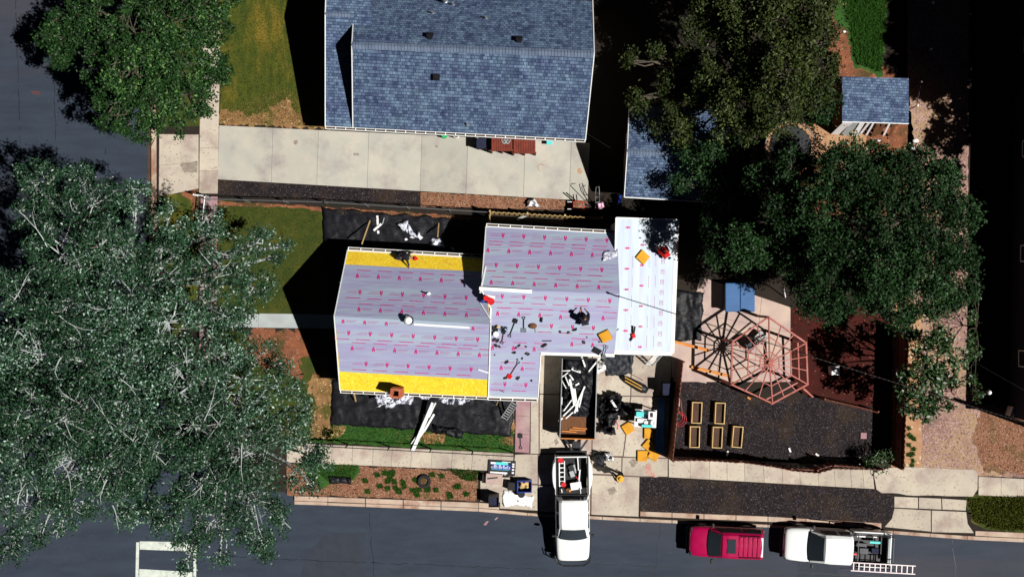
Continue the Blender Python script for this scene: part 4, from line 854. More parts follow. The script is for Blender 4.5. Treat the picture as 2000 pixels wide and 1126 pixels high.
# raised beds
def planter():
    r_ = thing('raised_bed', None, 'raised bed'); w2, l2, h = .27, .62, .32
    for s_ in (-1, 1):
        k = MB(); k.box((s_*w2, 0, h/2+.02), (.05, 2*l2, h)); k.build('side_board', MT['timber'], r_)
        k = MB(); k.box((0, s_*(l2-.025), h/2+.02), (2*w2-.055, .05, h-.004)); k.build('end_board', MT['timber'], r_)
    k = MB(); k.box((0,0,.10), (2*w2-.06, 2*l2-.11, .16)); k.build('soil', MT['soil'], r_); return r_
pr = planter()
for i, (x, y, l, rz) in enumerate(((1359,804,'empty timber raised bed at the upper left of the group of five',-.05),(1404,805,'empty timber raised bed at the upper right of the group of five, nearest the pergola',-.05),
   (1355,851,'empty timber raised bed at the lower left of the group, beside the fence',-.03),(1399,852,'empty timber raised bed at the lower middle of the group of five',-.05),(1438,851,'slightly turned reddish raised bed, rightmost of the five',-.09))):
    o = pr if i == 0 else copy_tree(pr); o.location = P(x, y, GZ); o.rotation_euler.z = rz; tag(o, l, 'raised bed', 'raised beds in the mulched yard')
k = MB(); c = P(1323,815,GZ)
for j in range(3): k.ring(c+Vector((.06*j,-.05*j,.03+.02*j)), .30+.05*j, .012, 26)
k.tube([c+Vector((.3,0,.03)), c+Vector((.2,1.0,.03)), c+Vector((-.1,1.4,.03))], .012, 6); tag(k.build('garden_hose', MT['red']), 'coiled red garden hose by the fence and raised beds', 'hose')
k = MB(); k.box(P(1322,784,GZ+.2), (.28,.5,.4)); hb = thing('hose_box', 'grey storage box against the fence above the coiled hose', 'box', tuple(P(1322,784,GZ))); k.build('bin', MT['walk'], hb, bevel=.02); k = MB(); k.box(P(1322,784,GZ+.42), (.32,.54,.04)); k.build('lid', MT['walk'], hb, bevel=.01)
# hot tub, trampoline, patio chair
HT = thing('hot_tub', 'square hot tub with a blue folding cover on the patio under the dark tree', 'hot tub', tuple(P(1438,580,GZ)), -.03)
c = P(1438,580,GZ); k = MB(); k.box(c+Vector((0,0,.4)), (1.68,1.55,.8)); k.build('cabinet', MT['dark'], HT, bevel=.12)
for s_ in (-1, 1): k = MB(); k.box(c+Vector((s_*.43,0,.87)), (.85,1.66,.11)); k.build('cover_half', MT['spa'], HT, bevel=.05)
TR = thing('trampoline', 'round black trampoline partly under the dark tree, by the tan soil', 'trampoline', tuple(P(1536,290,GZ))); c = P(1536,290,GZ)
k = MB(); k.ring(c+Vector((0,0,.8)), 1.45, .04, 36); k.build('frame', MT['steel'], TR)
k = MB(); k.add([c+Vector((1.22*math.cos(a), 1.22*math.sin(a), .78)) for a in [2*math.pi*j/36 for j in range(36)]], [tuple(range(36))]); k.build('mat', MT['black'], TR)
k = MB(); n = 36
for j in range(n):
    a0, a1 = 2*math.pi*j/n, 2*math.pi*(j+.86)/n; k.poly([c+Vector((r_*math.cos(a), r_*math.sin(a), .82)) for r_, a in ((1.24,a0),(1.46,a0),(1.46,a1),(1.24,a1))])
k.build('edge_pad', MT['tan'], TR)
for j in range(6): a = j*math.pi/3; k = MB(); k.tube([c+Vector((1.45*math.cos(a),1.45*math.sin(a),0)), c+Vector((1.45*math.cos(a),1.45*math.sin(a),.8))], .03, 8); k.build('leg', MT['steel'], TR)
def patio_chair(px, label, rz, m):
    r_ = thing('patio_chair', label, 'chair', tuple(P(*px, GZ)), rz); M0 = world(r_)
    def bx(name, c, sz, mm=m, bv=.02):
        k = MB(); k.box((0,0,0), sz); k.v = [M0@(v+Vector(c)) for v in k.v]; k.build(name, mm, r_, bevel=bv)
    bx('seat', (0,0,.42), (.55,.55,.08)); bx('backrest', (0,.28,.72), (.52,.07,.6))
    for s_ in (-1, 1):
        bx('armrest', (s_*.29,0,.64), (.06,.52,.04))
        for t in (-1, 1): bx('leg', (s_*.25,t*.24,.19), (.04,.04,.38), MT['dark'], .003)
patio_chair((1482,657), 'grey patio chair with a round back, inside the top of the pergola', 2.4, MT['walk'])
patio_chair((1463,672), 'dark patio chair, lower left of the grey one under the pergola', .7, MT['dark'])
# ---------------- vehicles ----------------
def loft(mb, st):
    """st: list of (x, half profile [(y,z)...] bottom centre to top centre)"""
    m = len(st[0][1]); ring = 2*m-2; vs = []
    for x, pr_ in st:
        vs += [(x, y, z) for y, z in pr_]+[(x, -y, z) for y, z in pr_[-2:0:-1]]
    fs = [(i*ring+k, i*ring+(k+1)%ring, (i+1)*ring+(k+1)%ring, (i+1)*ring+k) for i in range(len(st)-1) for k in range(ring)]
    fs += [tuple(range(ring-1,-1,-1)), tuple((len(st)-1)*ring+k for k in range(ring))]
    return mb.add(vs, fs)
def sub(o, lv=2):
    m = o.modifiers.new('s', 'SUBSURF'); m.levels = lv; m.render_levels = lv; o.data.shade_smooth(); return o
def wheel(root, x, y, r_=.39, w_=.26):
    k = MB(); s_ = 1 if y > 0 else -1
    k.tube([(x, y-w_/2, r_), (x, y-w_/2+.03, r_), (x, y+w_/2-.03, r_), (x, y+w_/2, r_)], [r_*.88, r_, r_, r_*.88], 22); wh = k.build('wheel', MT['rubber'], root)
    k = MB(); k.tube([(x, y+s_*(w_/2+.004), r_), (x, y+s_*(w_/2-.03), r_)], [r_*.55, r_*.6], 14); k.build('rim', MT['steel'], wh)
def lowbody(m, paint, name, root, xs):
    k = MB(); loft(k, [(x, [(0,.38),(hw*.86,.38),(hw*.98,.5),(hw,.8),(hw*.97,z-.1),(hw*.86,z),(hw*.4,z+cr*.8),(0,z+cr)]) for x, hw, z, cr in xs])
    return sub(k.build(name, paint, root), 1)
def glass(root, pts, name='window'):
    k = MB(); k.slab(pts, .01) if False else k.poly(pts); return k.build(name, MT['glass'], root, thick=.008)
def cab(root, paint, x0, x1, x2, x3, zb, zt, hwb, hwt):
    """windshield base x0, roof front x1, roof rear x2, rear base x3"""
    k = MB(); rows = []
    loft(k, [(x0, [(0,zb-.25),(hwb*.9,zb-.25),(hwb*.97,zb-.1),(hwb*.95,zb-.04),(hwb*.7,zb-.0),(0,zb+.03)]),
             (x0-.02, [(0,zb-.25),(hwb*.95,zb-.25),(hwb,zb-.05),(hwb*.92,zb+.02),(hwb*.7,zb+.05),(0,zb+.08)]),
             (x1, [(0,zb-.25),(hwb*.98,zb-.25),(hwb,zb-.05),(hwt*1.03,zt-.16),(hwt*.82,zt-.02),(0,zt+.02)]),
             (x1-.35, [(0,zb-.25),(hwb*.98,zb-.25),(hwb,zb-.05),(hwt*1.05,zt-.12),(hwt*.86,zt),(0,zt+.035)]),
             (x2+.12, [(0,zb-.25),(hwb*.98,zb-.25),(hwb,zb-.05),(hwt*1.04,zt-.12),(hwt*.86,zt-.01),(0,zt+.02)]),
             (x2, [(0,zb-.25),(hwb*.98,zb-.25),(hwb,zb-.05),(hwt*1.0,zt-.2),(hwt*.8,zt-.07),(0,zt-.04)]),
             (x3, [(0,zb-.25),(hwb*.96,zb-.25),(hwb*.98,zb-.05),(hwb*.95,zb),(hwb*.7,zb+.02),(0,zb+.03)])])
    k.build('cab', paint, root, bevel=.02, smooth=False)
    ws = []; n = 8
    for j in range(n+1): t = -1+2*j/n; ws.append((x0+.05+.10*(1-t*t), t*hwb*.86, zb+.03+.03*(1-t*t)))
    for j in range(n, -1, -1): t = -1+2*j/n; ws.append((x1+.06+.04*(1-t*t), t*hwt*.84, zt-.065+.03*(1-t*t)))
    k = MB(); nn = n+1
    for j in range(n): k.add([Vector(ws[j])+Vector((.012,0,.02)), Vector(ws[j+1])+Vector((.012,0,.02)), Vector(ws[2*nn-2-j])+Vector((.012,0,.02)), Vector(ws[2*nn-1-j])+Vector((.012,0,.02))], [(0,1,2,3)])
    k.build('windscreen', MT['glass'], root, thick=.01)
    k = MB(); k.tube([(x0+.10-.10*t*t, t*hwb*.9, zb+.045-.02*t*t) for t in [j/5-1 for j in range(11)]], .03, 6); k.build('cowl', MT['black'], root)
    for s_ in (-1, 1):
        for xa, xb in ((x1+.18, (x1+x2)/2+.05), ((x1+x2)/2-.03, x2+.05)):
            pts = [(xa-.0, s_*(hwb+.006), zb+.0), (xb, s_*(hwb+.006), zb+.0), (xb+.03, s_*(hwt*1.04+.03), zt-.2), (min(xa-.1, x1-.02), s_*(hwt*1.04+.03), zt-.2)]
            glass(root, pts if s_ > 0 else pts[::-1], 'side_window')
        k = MB(); k.box((x0-.12, s_*(hwb+.17), zb+.1), (.12,.24,.17)); k.build('mirror', MT['black'], root, bevel=.02)
    glass(root, [(x3-.005, -hwb*.7, zb+.08), (x3-.005, hwb*.7, zb+.08), (x2-.02, hwt*.72, zt-.2), (x2-.02, -hwt*.72, zt-.2)], 'rear_window')
def front(root, x, hw):
    for s_ in (-1, 1):
        k = MB(); k.box((x-.10, s_*hw*.80, .82), (.12,.3,.16)); k.build('headlight', MT['glass'], root, bevel=.03)
    k = MB(); k.box((x-.03, 0, .80), (.06, hw*1.2, .2)); k.build('grille', MT['dark'], root, bevel=.01)
    k = MB(); k.box((x+.06, 0, .55), (.16, hw*1.86, .2)); k.build('bumper', MT['dark'], root, bevel=.05)
def pickup(name, label, dually, guard):
    r_ = thing(name, label, 'pickup truck')
    lowbody(None, MT['carw'], 'body', r_, [(3.02,.80,.92,.03),(2.9,.92,1.0,.05),(2.4,.98,1.06,.07),(1.6,1.0,1.12,.06),(1.3,1.0,1.13,.0),(-.75,1.0,1.13,0),(-.80,1.0,1.13,0)])
    cab(r_, MT['carw'], 1.58, .92, -.66, -.78, 1.14, 1.86, .93, .78); front(r_, 3.0, .92)
    k = MB(); k.box((-1.98,0,.72), (2.3,1.7,.08)); k.build('bed_floor', MT['black'], r_)
    for s_ in (-1, 1):
        k = MB()
        out = .15 if dually else .03
        prof = [(-.86,.88),(-.86,1.0),(-1.15,1.0)]+[(-1.2-1.6*t, 1.0+out*math.sin(math.pi*t)**.5) for t in [j/10 for j in range(1, 10)]]+[(-2.75,1.0),(-3.05,.99),(-3.05,.88)]
        k.slab([(x, s_*y, 1.22) for x, y in prof], .75); k.build('bed_side', MT['carw'], r_, bevel=.035)
        k = MB(); k.bar((-.88, s_*.90, 1.235), (-3.0, s_*.90, 1.235), .07, .03); k.build('bed_rail_cap', MT['black'], r_)
    k = MB(); k.box((-3.02,0,.93), (.07,1.74,.55)); k.build('tailgate', MT['carw'], r_, bevel=.015)
    k = MB(); k.box((-.85,0,.95), (.05,1.74,.5)); k.build('bed_front', MT['black'], r_)
    k = MB(); k.box((-3.18,0,.55), (.16,1.8,.14)); k.build('rear_bumper', MT['dark'], r_, bevel=.02)
    for x in (2.05, -1.95):
        for s_ in (-1, 1): wheel(r_, x, s_*(.93 if not (dually and x < 0) else 1.02))
    if guard:
        k = MB(); k.tube([(2.75,-1.04,.72),(3.1,-.95,.72),(3.3,-.6,.72),(3.32,0,.72),(3.3,.6,.72),(3.1,.95,.72),(2.75,1.04,.72)], .035, 8)
        k.tube([(2.75,-1.02,.95),(3.1,-.93,.95),(3.28,-.6,.95),(3.3,0,.95),(3.28,.6,.95),(3.1,.93,.95),(2.75,1.02,.95)], .03, 8); k.build('front_guard', MT['dark'], r_)
    return r_
T1 = pickup('pickup_truck', 'white pickup with wide rear wings, its bed full of tools, hitched to the dump trailer', True, True)
T1.location = P(1116,985,0); T1.location.z = .06; T1.rotation_euler.z = -math.pi/2+.012
T2 = pickup('pickup_truck', 'white pickup with a black ladder rack parked behind the red car', False, False)
T2.location = P(1623,1058,0); T2.rotation_euler.z = math.pi-.055
M2 = world(T2); M1 = world(T1)
def put(mb, M): mb.v = [M@v for v in mb.v]; return mb
rk = thing('ladder_rack', 'black tube ladder rack standing over the bed of the right pickup', 'ladder rack', tuple(M2@Vector((-1.9,0,.05)))); 
for x in (-.95, -2.95):
    k = MB(); k.tube([(x,-.92,1.2),(x,-.92,1.72),(x,.92,1.72),(x,.92,1.2)], .03, 8); put(k, M2).build('hoop', MT['dark'], rk)
for s_ in (-1, 1): k = MB(); k.tube([(.1,s_*.93,1.95),(-.95,s_*.92,1.74),(-3.0,s_*.92,1.74)], .03, 8); put(k, M2).build('side_tube', MT['dark'], rk)
def ladder(label, M, x0, x1, y, z, w_=.38, n=11, m=None, col='pinkpaper'):
    ld = thing('ladder', label, 'ladder', tuple(M@Vector((x0, y, z)))); m = m or MT['white']
    for s_ in (-1, 1): k = MB(); k.bar((x0,y+s_*w_/2,z), (x1,y+s_*w_/2,z), .05, .09); put(k, M).build('stile', m, ld)
    for j in range(n): x = x0+(x1-x0)*(j+.5)/n; k = MB(); k.bar((x,y-w_/2,z), (x,y+w_/2,z), .055, .03); put(k, M).build('rung', m, ld)
MT['ladder'] = mat('pale_pink_aluminium', (.72,.58,.64), (.8,.74,.76), 3, .45)
ladder('long pale ladder laid on the rack of the right pickup, overhanging its tail', M2, -.55, -4.2, .84, 1.83, .46, 12, MT['ladder'])
ladder('short white ladder section lying in the bed full of tools', M1, -1.2, -2.75, -.58, .92, .30, 6)
def inbed(M, name, label, cat, c, sz, m, rz=0, bv=.01, grp=None):
    k = MB(); k.box(c, sz, rz); return tag(put(k, M).build(name, m, bevel=bv), label, cat, grp)
inbed(M1, 'white_board', 'tilted white board on top of the tools in the bed', 'board', (-1.35,.2,1.12), (.42,.62,.05), MT['sheet'], .14)
inbed(M1, 'tool_box', 'dark tool box behind the cab of the pickup with tools', 'tool box', (-1.08,0,.95), (.34,1.5,.36), MT['black'])
for i, (x, y, l_, w_, rz, cn, nm, lb) in enumerate(((-2.6,.35,.8,.06,.05,'sheet','trim_strip','long upright white strip in the tool-filled bed'),(-2.3,.15,.5,.10,.2,'steel','trim_strip','grey strip between the white strips in the tool-filled bed'),
   (-1.9,.42,.7,.08,-.1,'sheet','trim_strip','white strip nearest the red handle in the tool-filled bed'),(-2.0,.0,.35,.25,.3,'walk','tool_case','pale grey case amid the white strips in the tool-filled bed'),(-1.75,.3,.3,.05,.7,'red','hand_tool','red handled tool lying in the tool-filled bed'),
   (-2.35,-.05,.3,.3,.5,'dark','tool_case','dark case left of the grey strip in the tool-filled bed'),(-1.1,-.15,.14,.12,0,'orangew','small_box','small tan box on the tool box behind the cab'),(-1.08,.45,.3,.05,.1,'sheet','trim_strip','short white strip at the right end of the tool box'),
   (-1.1,-.62,.2,.06,.2,'sheet','trim_strip','short white strip at the left end of the tool box'),(-1.15,-.3,.16,.16,.4,'brown','small_box','small brown box on the tool box behind the cab'))):
    inbed(M1, nm, lb, {'trim_strip':'strip','tool_case':'case','hand_tool':'tool','small_box':'box'}[nm], (x, y, .90 if x < -1.3 else 1.18), (l_, w_, .1), MT[cn], rz)
def bucket(M, label, c, r_, h, m, fill=None):
    c = Vector(c); b_ = thing('bucket', label, 'bucket', tuple(M@c)); k = MB(); n = 18
    k.tube([c, c+Vector((0,0,h))], [r_*.85, r_], n); put(k, M).build('tub', m, b_)
    k = MB(); k.ring(c+Vector((0,0,h)), r_, .015, 18); put(k, M).build('rim', m, b_)
    fill = fill or MT['black']
    k = MB(); k.cyl(c+Vector((0,0,h-.005)), r_*.90, .012, 14); put(k, M).build('contents', fill, b_)
I4 = Matrix.Identity(4)
bucket(M1, 'red round bucket at the tail end of the tool-filled bed', (-2.82,-.66,.76), .15, .36, MT['red'], MT['red'])
bucket(M1, 'red round bucket next to the tilted white board in the bed', (-1.42,-.5,.76), .13, .3, MT['red'], MT['red'])
tb = inbed(M2, 'pipe', 'thick turquoise tube in the bed of the pickup with the rack', 'pipe', (-2.1,-.42,1.15), (.66,.15,.12), MT['cyan'], 0, .05)
for i, (x, y, l_, w_, cn, lb) in enumerate(((-1.35,-.72,.5,.14,'sheet','long white box beside the turquoise tube in the racked bed'),(-2.15,-.72,.22,.12,'sheet','small white box at the wheel arch of the racked bed'),(-1.4,-.2,.6,.2,'dark','dark case nearest the cab in the racked bed'),
    (-1.55,.15,.5,.34,'dark','wide dark case in the middle of the racked bed'),(-2.2,.1,.4,.3,'denim','navy case at the centre of the racked bed'),(-1.05,.35,.2,.12,'red','small red tool behind the cab of the racked pickup'),(-2.9,-.0,.12,1.4,'walk','pale bar across the tail of the racked bed'))):
    inbed(M2, 'equipment_case' if 'case' in lb else ('cross_bar' if 'bar' in lb else ('hand_tool' if 'tool' in lb else 'small_box')), lb, 'equipment', (x, y, .95 if i != 6 else 1.25), (l_, w_, .2 if i != 6 else .04), MT[cn])
# red estate car / SUV
V = thing('red_suv', 'magenta red SUV with a black sunroof and ribbed roof, parked at the kerb', 'SUV')
lowbody(None, MT['carr'], 'body', V, [(2.15,.70,.84,.03),(2.05,.82,.92,.05),(1.6,.88,.98,.06),(1.0,.89,1.02,.03),(.9,.89,1.02,0),(-1.95,.88,1.02,0),(-2.08,.84,1.0,0),(-2.12,.82,.98,0)])
cab(V, MT['carr'], .98, .38, -1.95, -2.08, 1.02, 1.64, .85, .70); front(V, 2.12, .84)
k = MB(); k.box((-.12,0,1.675), (.50,.80,.025)); k.build('sunroof', MT['glass'], V, bevel=.01)
for x in (-.62,-.88,-1.14,-1.40,-1.66): k = MB(); k.box((x,0,1.672), (.16,1.08,.03)); k.build('roof_rib', MT['carr'], V, bevel=.012)
for s_ in (-1, 1): k = MB(); k.tube([(-.55,s_*.60,1.64),(-.6,s_*.60,1.72),(-1.7,s_*.60,1.72),(-1.75,s_*.60,1.64)], .018, 6); k.build('roof_rail', MT['black'], V)
k = MB(); k.box((-1.86,0,1.62), (.12,1.1,.04)); k.build('spoiler', MT['white'], V, bevel=.015)
for s_ in (-1, 1): k = MB(); k.box((-2.1,s_*.72,.85), (.05,.14,.25)); k.build('tail_light', MT['red'], V, bevel=.01)
k = MB(); k.box((-2.16,0,.5), (.12,1.55,.18)); k.build('rear_bumper', MT['black'], V, bevel=.03)
for x in (1.35,-1.25):
    for s_ in (-1, 1): wheel(V, x, s_*.79, .35, .22)
V.location = P(1412,1051,0); V.rotation_euler.z = math.pi-.04
# dump trailer
TL = thing('dump_trailer', 'black dump trailer loaded with tear-off debris, hitched behind the white pickup', 'trailer')
Lh, Wh, zf, zt_ = 2.28, 1.0, .72, 1.35
k = MB(); k.box((0,0,zf), (2*Lh,2*Wh,.08)); k.build('floor', MT['brown'], TL)
for s_ in (-1, 1):
    k = MB(); k.box((0,s_*Wh,(zf+zt_)/2), (2*Lh,.05,zt_-zf)); k.build('side_wall', MT['black'], TL)
    k = MB(); k.bar((-Lh,s_*Wh,zt_+.02), (Lh,s_*Wh,zt_+.02), .055, .05); k.build('top_rail', MT['steel'], TL)
    k = MB(); k.box((s_*Lh,0,(zf+zt_)/2), (.05,2*Wh-.06,zt_-zf)); k.build('end_wall', MT['black'], TL)
k = MB(); k.bar((Lh,-Wh+.03,zt_+.02), (Lh,Wh-.03,zt_+.02), .055, .05); k.build('end_rail', MT['orangew'], TL)
for x in (-.45,.45):
    for s_ in (-1, 1): wheel(TL, x, s_*.80, .34, .22)
for s_ in (-1, 1):
    k = MB(); k.box((0,s_*1.045,.66), (1.9,.05,.10)); k.build('side_step', MT['black'], TL, bevel=.01)
    k = MB(); k.bar((Lh,s_*.75,.5), (Lh+1.15,0,.5), .1, .12); k.build('tongue_beam', MT['dark'], TL)
k = MB(); k.box((Lh+.45,0,.66), (.35,.5,.3)); k.build('pump_box', MT['dark'], TL, bevel=.02)
k = MB(); k.cyl((Lh+1.0,.1,.1), .04, .85, 8); k.build('jack', MT['steel'], TL)
TL.location = P(1127,773,.06); TL.rotation_euler.z = -math.pi/2-.03; MTL = world(TL)
# load: heap surface plus strips that can be told apart
hp = MB(); n = 26; gv = []
for i in range(n+1):
    for j in range(13):
        u, v = i/n, j/12; x = -Lh+.05+(2*Lh-1.25)*u; y = -Wh+.05+(2*Wh-.1)*v
        z = zf+.08+.42*min(1, 1.6*(1-u)+.12)*min(1,(4*v*(1-v))**.4+.2)+random.uniform(-.07,.07); gv.append((x, y, z))
hp.add(gv, [(i*13+j, (i+1)*13+j, (i+1)*13+j+1, i*13+j+1) for i in range(n) for j in range(12)])
tag(put(hp, MTL).build('debris_heap', MT['tarp']), 'dark heap of torn roofing filling the dump trailer', 'debris', kind='stuff')
sp = [((1117,708),(1118,722),.10),((1116,722),(1095,738),.05),((1095,738),(1106,758),.05),((1118,722),(1134,727),.07),((1096,724),(1114,723),.06),((1104,734),(1112,753),.07),((1113,740),(1122,790),.13),
      ((1120,745),(1127,803),.14),((1145,748),(1126,790),.09),((1138,765),(1131,795),.08),((1131,748),(1124,752),.09),((1124,770),(1101,802),.06),((1122,790),(1100,812),.07),((1098,775),(1097,790),.05),
      ((1126,798),(1105,817),.06),((1099,816),(1091,822),.08),((1132,780),(1122,806),.10),((1118,757),(1125,785),.08),((1129,722),(1133,727),.12),((1150,725),(1172,698),.08),((1136,696),(1143,716),.09),((1112,730),(1120,742),.09)]
for i, (a, b, w_) in enumerate(sp):
    z = 1.28+.015*(i%7); k = MB(); p, q = P(*a, z-.05), P(*b, z+.05+.02*(i%3)); mid = p.lerp(q,.5)+Vector((0,0,.04)); k.bar(p, mid, w_, .02); k.bar(mid, q, w_, .02)
    tag(k.build('gutter_scrap', MT['white']), 'bent white metal scrap on the load of the dump trailer', 'scrap metal', 'white scraps in the dump trailer')
for a, b, l in (((1097,841),(1126,843),'long orange batten across the empty end of the trailer'),((1112,838),(1143,840),'orange batten in the middle at the empty end of the trailer'),((1118,834),(1149,837),'orange batten furthest from the tongue in the trailer')):
    plank('batten', l, a, b, .06, MT['orangew'], z=.85, t=.05)
# ---------------- tarps, sheets, loose things ----------------
from mathutils import noise as NZ
def tarp(name, label, q, z, amp, m, cat='tarp', step=.16, edge=2.2, fold=1.6, pl=None, group=None, ang=.0):
    """crumpled sheet over a quad of photo pixels tl,tr,br,bl"""
    tl, tr, br, bl = q; Lx = math.dist(tl, tr)*S; Ly = math.dist(tl, bl)*S; nx = max(4, int(Lx/step)); ny = max(4, int(Ly/step))
    ox = random.uniform(0, 99); vs = []; ca, sa = math.cos(ang), math.sin(ang)
    for j in range(ny+1):
        for i in range(nx+1):
            u, v = i/nx, j/ny; x = (tl[0]*(1-u)+tr[0]*u)*(1-v)+(bl[0]*(1-u)+br[0]*u)*v; y = (tl[1]*(1-u)+tr[1]*u)*(1-v)+(bl[1]*(1-u)+br[1]*u)*v
            eg = i in (0, nx) or j in (0, ny)
            jx = NZ.noise(Vector((x*.05+ox, y*.05, 1)))*edge*2+NZ.noise(Vector((x*.3+ox, y*.3, 3)))*edge; jy = NZ.noise(Vector((x*.05, y*.05+ox, 2)))*edge*2+NZ.noise(Vector((x*.3, y*.3+ox, 5)))*edge
            X, Y = x*S*ca+y*S*sa, -x*S*sa+y*S*ca
            f = (1-abs(NZ.noise(Vector((X*fold*.5+ox, Y*fold*1.6, .3)))))**4*.7+(1-abs(NZ.noise(Vector((X*fold*2+ox, Y*fold*2.6, 7)))))**5*.5+NZ.noise(Vector((X*.7+ox, Y*.7, 9)))*.4
            h = amp*max(0, f)*(0.15 if eg else 1)
            if pl: p = pl.at(x+jx, y+jy, z+h)
            else: p = P(x+jx, y+jy, z+h)
            vs.append(p)
    k = MB(); k.add(vs, [(j*(nx+1)+i, (j+1)*(nx+1)+i, (j+1)*(nx+1)+i+1, j*(nx+1)+i+1) for j in range(ny) for i in range(nx)])
    o = k.build(name, m, thick=.01); o.data.shade_smooth(); return tag(o, label, cat, group)
z0 = GZ+.03
tarp('ground_tarp', 'wide crumpled black tarp on the ground along the upper side of the left roof', ((630,405),(955,432),(955,540),(636,520)), z0, .12, MT['tarp'], step=.13, ang=.5)
tarp('ground_tarp', 'wide crumpled black tarp on the ground below the left roof, over the front grass', ((650,740),(1008,762),(998,852),(645,828)), z0, .12, MT['tarp'], step=.13, ang=.1)
tarp('ground_tarp', 'crumpled black tarp between the right roof and the patio', ((1318,566),(1374,572),(1370,662),(1312,668)), z0, .14, MT['tarp'], step=.1, ang=1.4)
tarp('ground_tarp', 'dark grey tarp draped at the driveway below the corner of the right roof', ((1176,686),(1240,684),(1234,730),(1182,734)), z0, .16, MT['tarpg'], step=.08, ang=.7)
tarp('ground_tarp', 'black tarp in the shaded strip behind the tan board fence', ((960,424),(1198,436),(1200,470),(955,455)), z0, .12, MT['tarp'], step=.12)
tarp('tarp_roll', 'bunched purple-black tarp lying across the lower edge of the front grass', ((845,828),(905,840),(900,856),(848,846)), z0+.03, .4, MT['tarp'], step=.08, fold=3)
def hang(label, q, z=.5, amp=.5, m='canvas', **k): return tarp('torn_sheet', label, q, z, amp, MT[m], 'sheet', step=.07, edge=3, fold=3, **k)
hang('torn lavender white sheet left of the chimney foot, spilling over the black tarp', ((729,763),(758,765),(752,790),(736,795)), 1.9)
hang('torn white sheet hanging below the eave beside the chimney', ((750,771),(812,769),(800,788),(752,797)), 1.7)
hang('torn white sheet bunched under the eave, right of the white gutter lengths', ((852,768),(894,770),(888,791),(862,787)), 1.7)
hang('torn white sheet under the eave nearest the narrow path', ((890,770),(934,773),(910,786),(893,789)), 1.7)
hang('small scraps of white sheet between the chimney and the gutter lengths', ((814,772),(842,774),(838,781),(824,780)), 1.2)
hang('pointed white torn sheet lying on the upper black tarp', ((775,438),(796,428),(796,455),(790,452)), z0+.1, .3)
hang('white torn sheet trailing across the middle of the upper black tarp', ((795,432),(803,448),(822,464),(800,458)), z0+.1, .3)
hang('small white torn sheet right of the trailing one on the upper black tarp', ((812,452),(828,462),(825,468),(814,463)), z0+.1, .3)
hang('pinkish white crumpled sheet close to the kneeling roofer on the upper tarp', ((838,468),(862,468),(868,484),(842,482)), z0+.1, .4)
hang('shiny pale blue white plastic heap at the top right corner of the dump trailer', ((1155,710),(1180,704),(1183,722),(1160,730)), .5, .6, 'sheet')
hang('crumpled white bag on the reddish gravel beside the upper driveway', ((1032,390),(1048,388),(1053,406),(1028,405)), z0+.1, .6, 'sheet')
hang('big white sheet spread near the kerb beside the blue tote', ((984,957),(1040,968),(1038,993),(980,984)), z0+.02, .06, 'sheet')
hang('white crumpled sacks on the driveway by the man in the yellow cap', ((1176,884),(1194,882),(1198,900),(1180,898)), z0+.1, .6, 'sheet')
hang('wrinkled flap of underlayment folded back near the right end of the middle roof', ((1177,490),(1205,489),(1204,499),(1178,512)), .03, .12, pl=pBN)
def bars(name, cat, lst, grp=None):
    for l, a, b, w_, m, za, zb in lst:
        k = MB(); k.bar(P(*a, za), P(*b, zb), w_, .06); tag(k.build(name, MT[m]), l, cat, grp)
bars('gutter_length', 'gutter', [('longest white gutter length, reaching from the eave to the sidewalk', (846,786), (806,880), .20, 'white', .9, .2), ('white gutter length crossing under the longest one', (848,808), (828,842), .12, 'white', .5, .35),
  ('thin white gutter length at the left of the crossing bundle', (829,840), (810,868), .08, 'white', .3, .25), ('short white gutter length with its end on the grass strip', (818,845), (803,866), .05, 'white', .35, .22), ('white gutter length right at the eave end of the bundle', (851,786), (838,814), .08, 'white', 1.0, .6)])
bars('white_board', 'board', [('long upright white board of the crossed pair on the upper black tarp', (737,421), (739,456), .12, 'sheet', .2, .2), ('short slanted white board crossing the upright one', (730,450), (745,437), .12, 'sheet', .27, .27), ('thin grey stick beside the crossed white boards', (751,424), (747,438), .04, 'walk', .2, .2),
  ('white board below the trailing torn sheet', (791,468), (810,462), .12, 'sheet', .2, .2), ('blue white board near the right end of the upper black tarp', (870,476), (888,488), .10, 'sheet', .2, .2), ('pale board leaning behind the tan fence', (1010,428), (1028,421), .12, 'walk', .3, .4)])
bars('batten', 'batten', [('yellow batten slanting across the left part of the upper tarp', (723,430), (707,476), .06, 'timber', .2, 1.8), ('short yellow batten near the right end of the upper tarp', (857,436), (855,462), .06, 'timber', .2, 1.2), ('yellow batten leaning at the left end of the lower eave', (689,758), (695,783), .06, 'timber', 2.2, .3),
  ('yellow batten leaning at the right end of the lower eave near the path', (975,776), (970,790), .05, 'timber', 2.2, .3), ('yellow batten in the shade left of the dump trailer', (1057,692), (1059,706), .05, 'timber', 2.3, 1.2), ('short yellow batten leaning beside the torn sheets', (833,768), (836,775), .05, 'timber', 2.2, 1.6)])
bars('pale_ladder', 'ladder', []) 
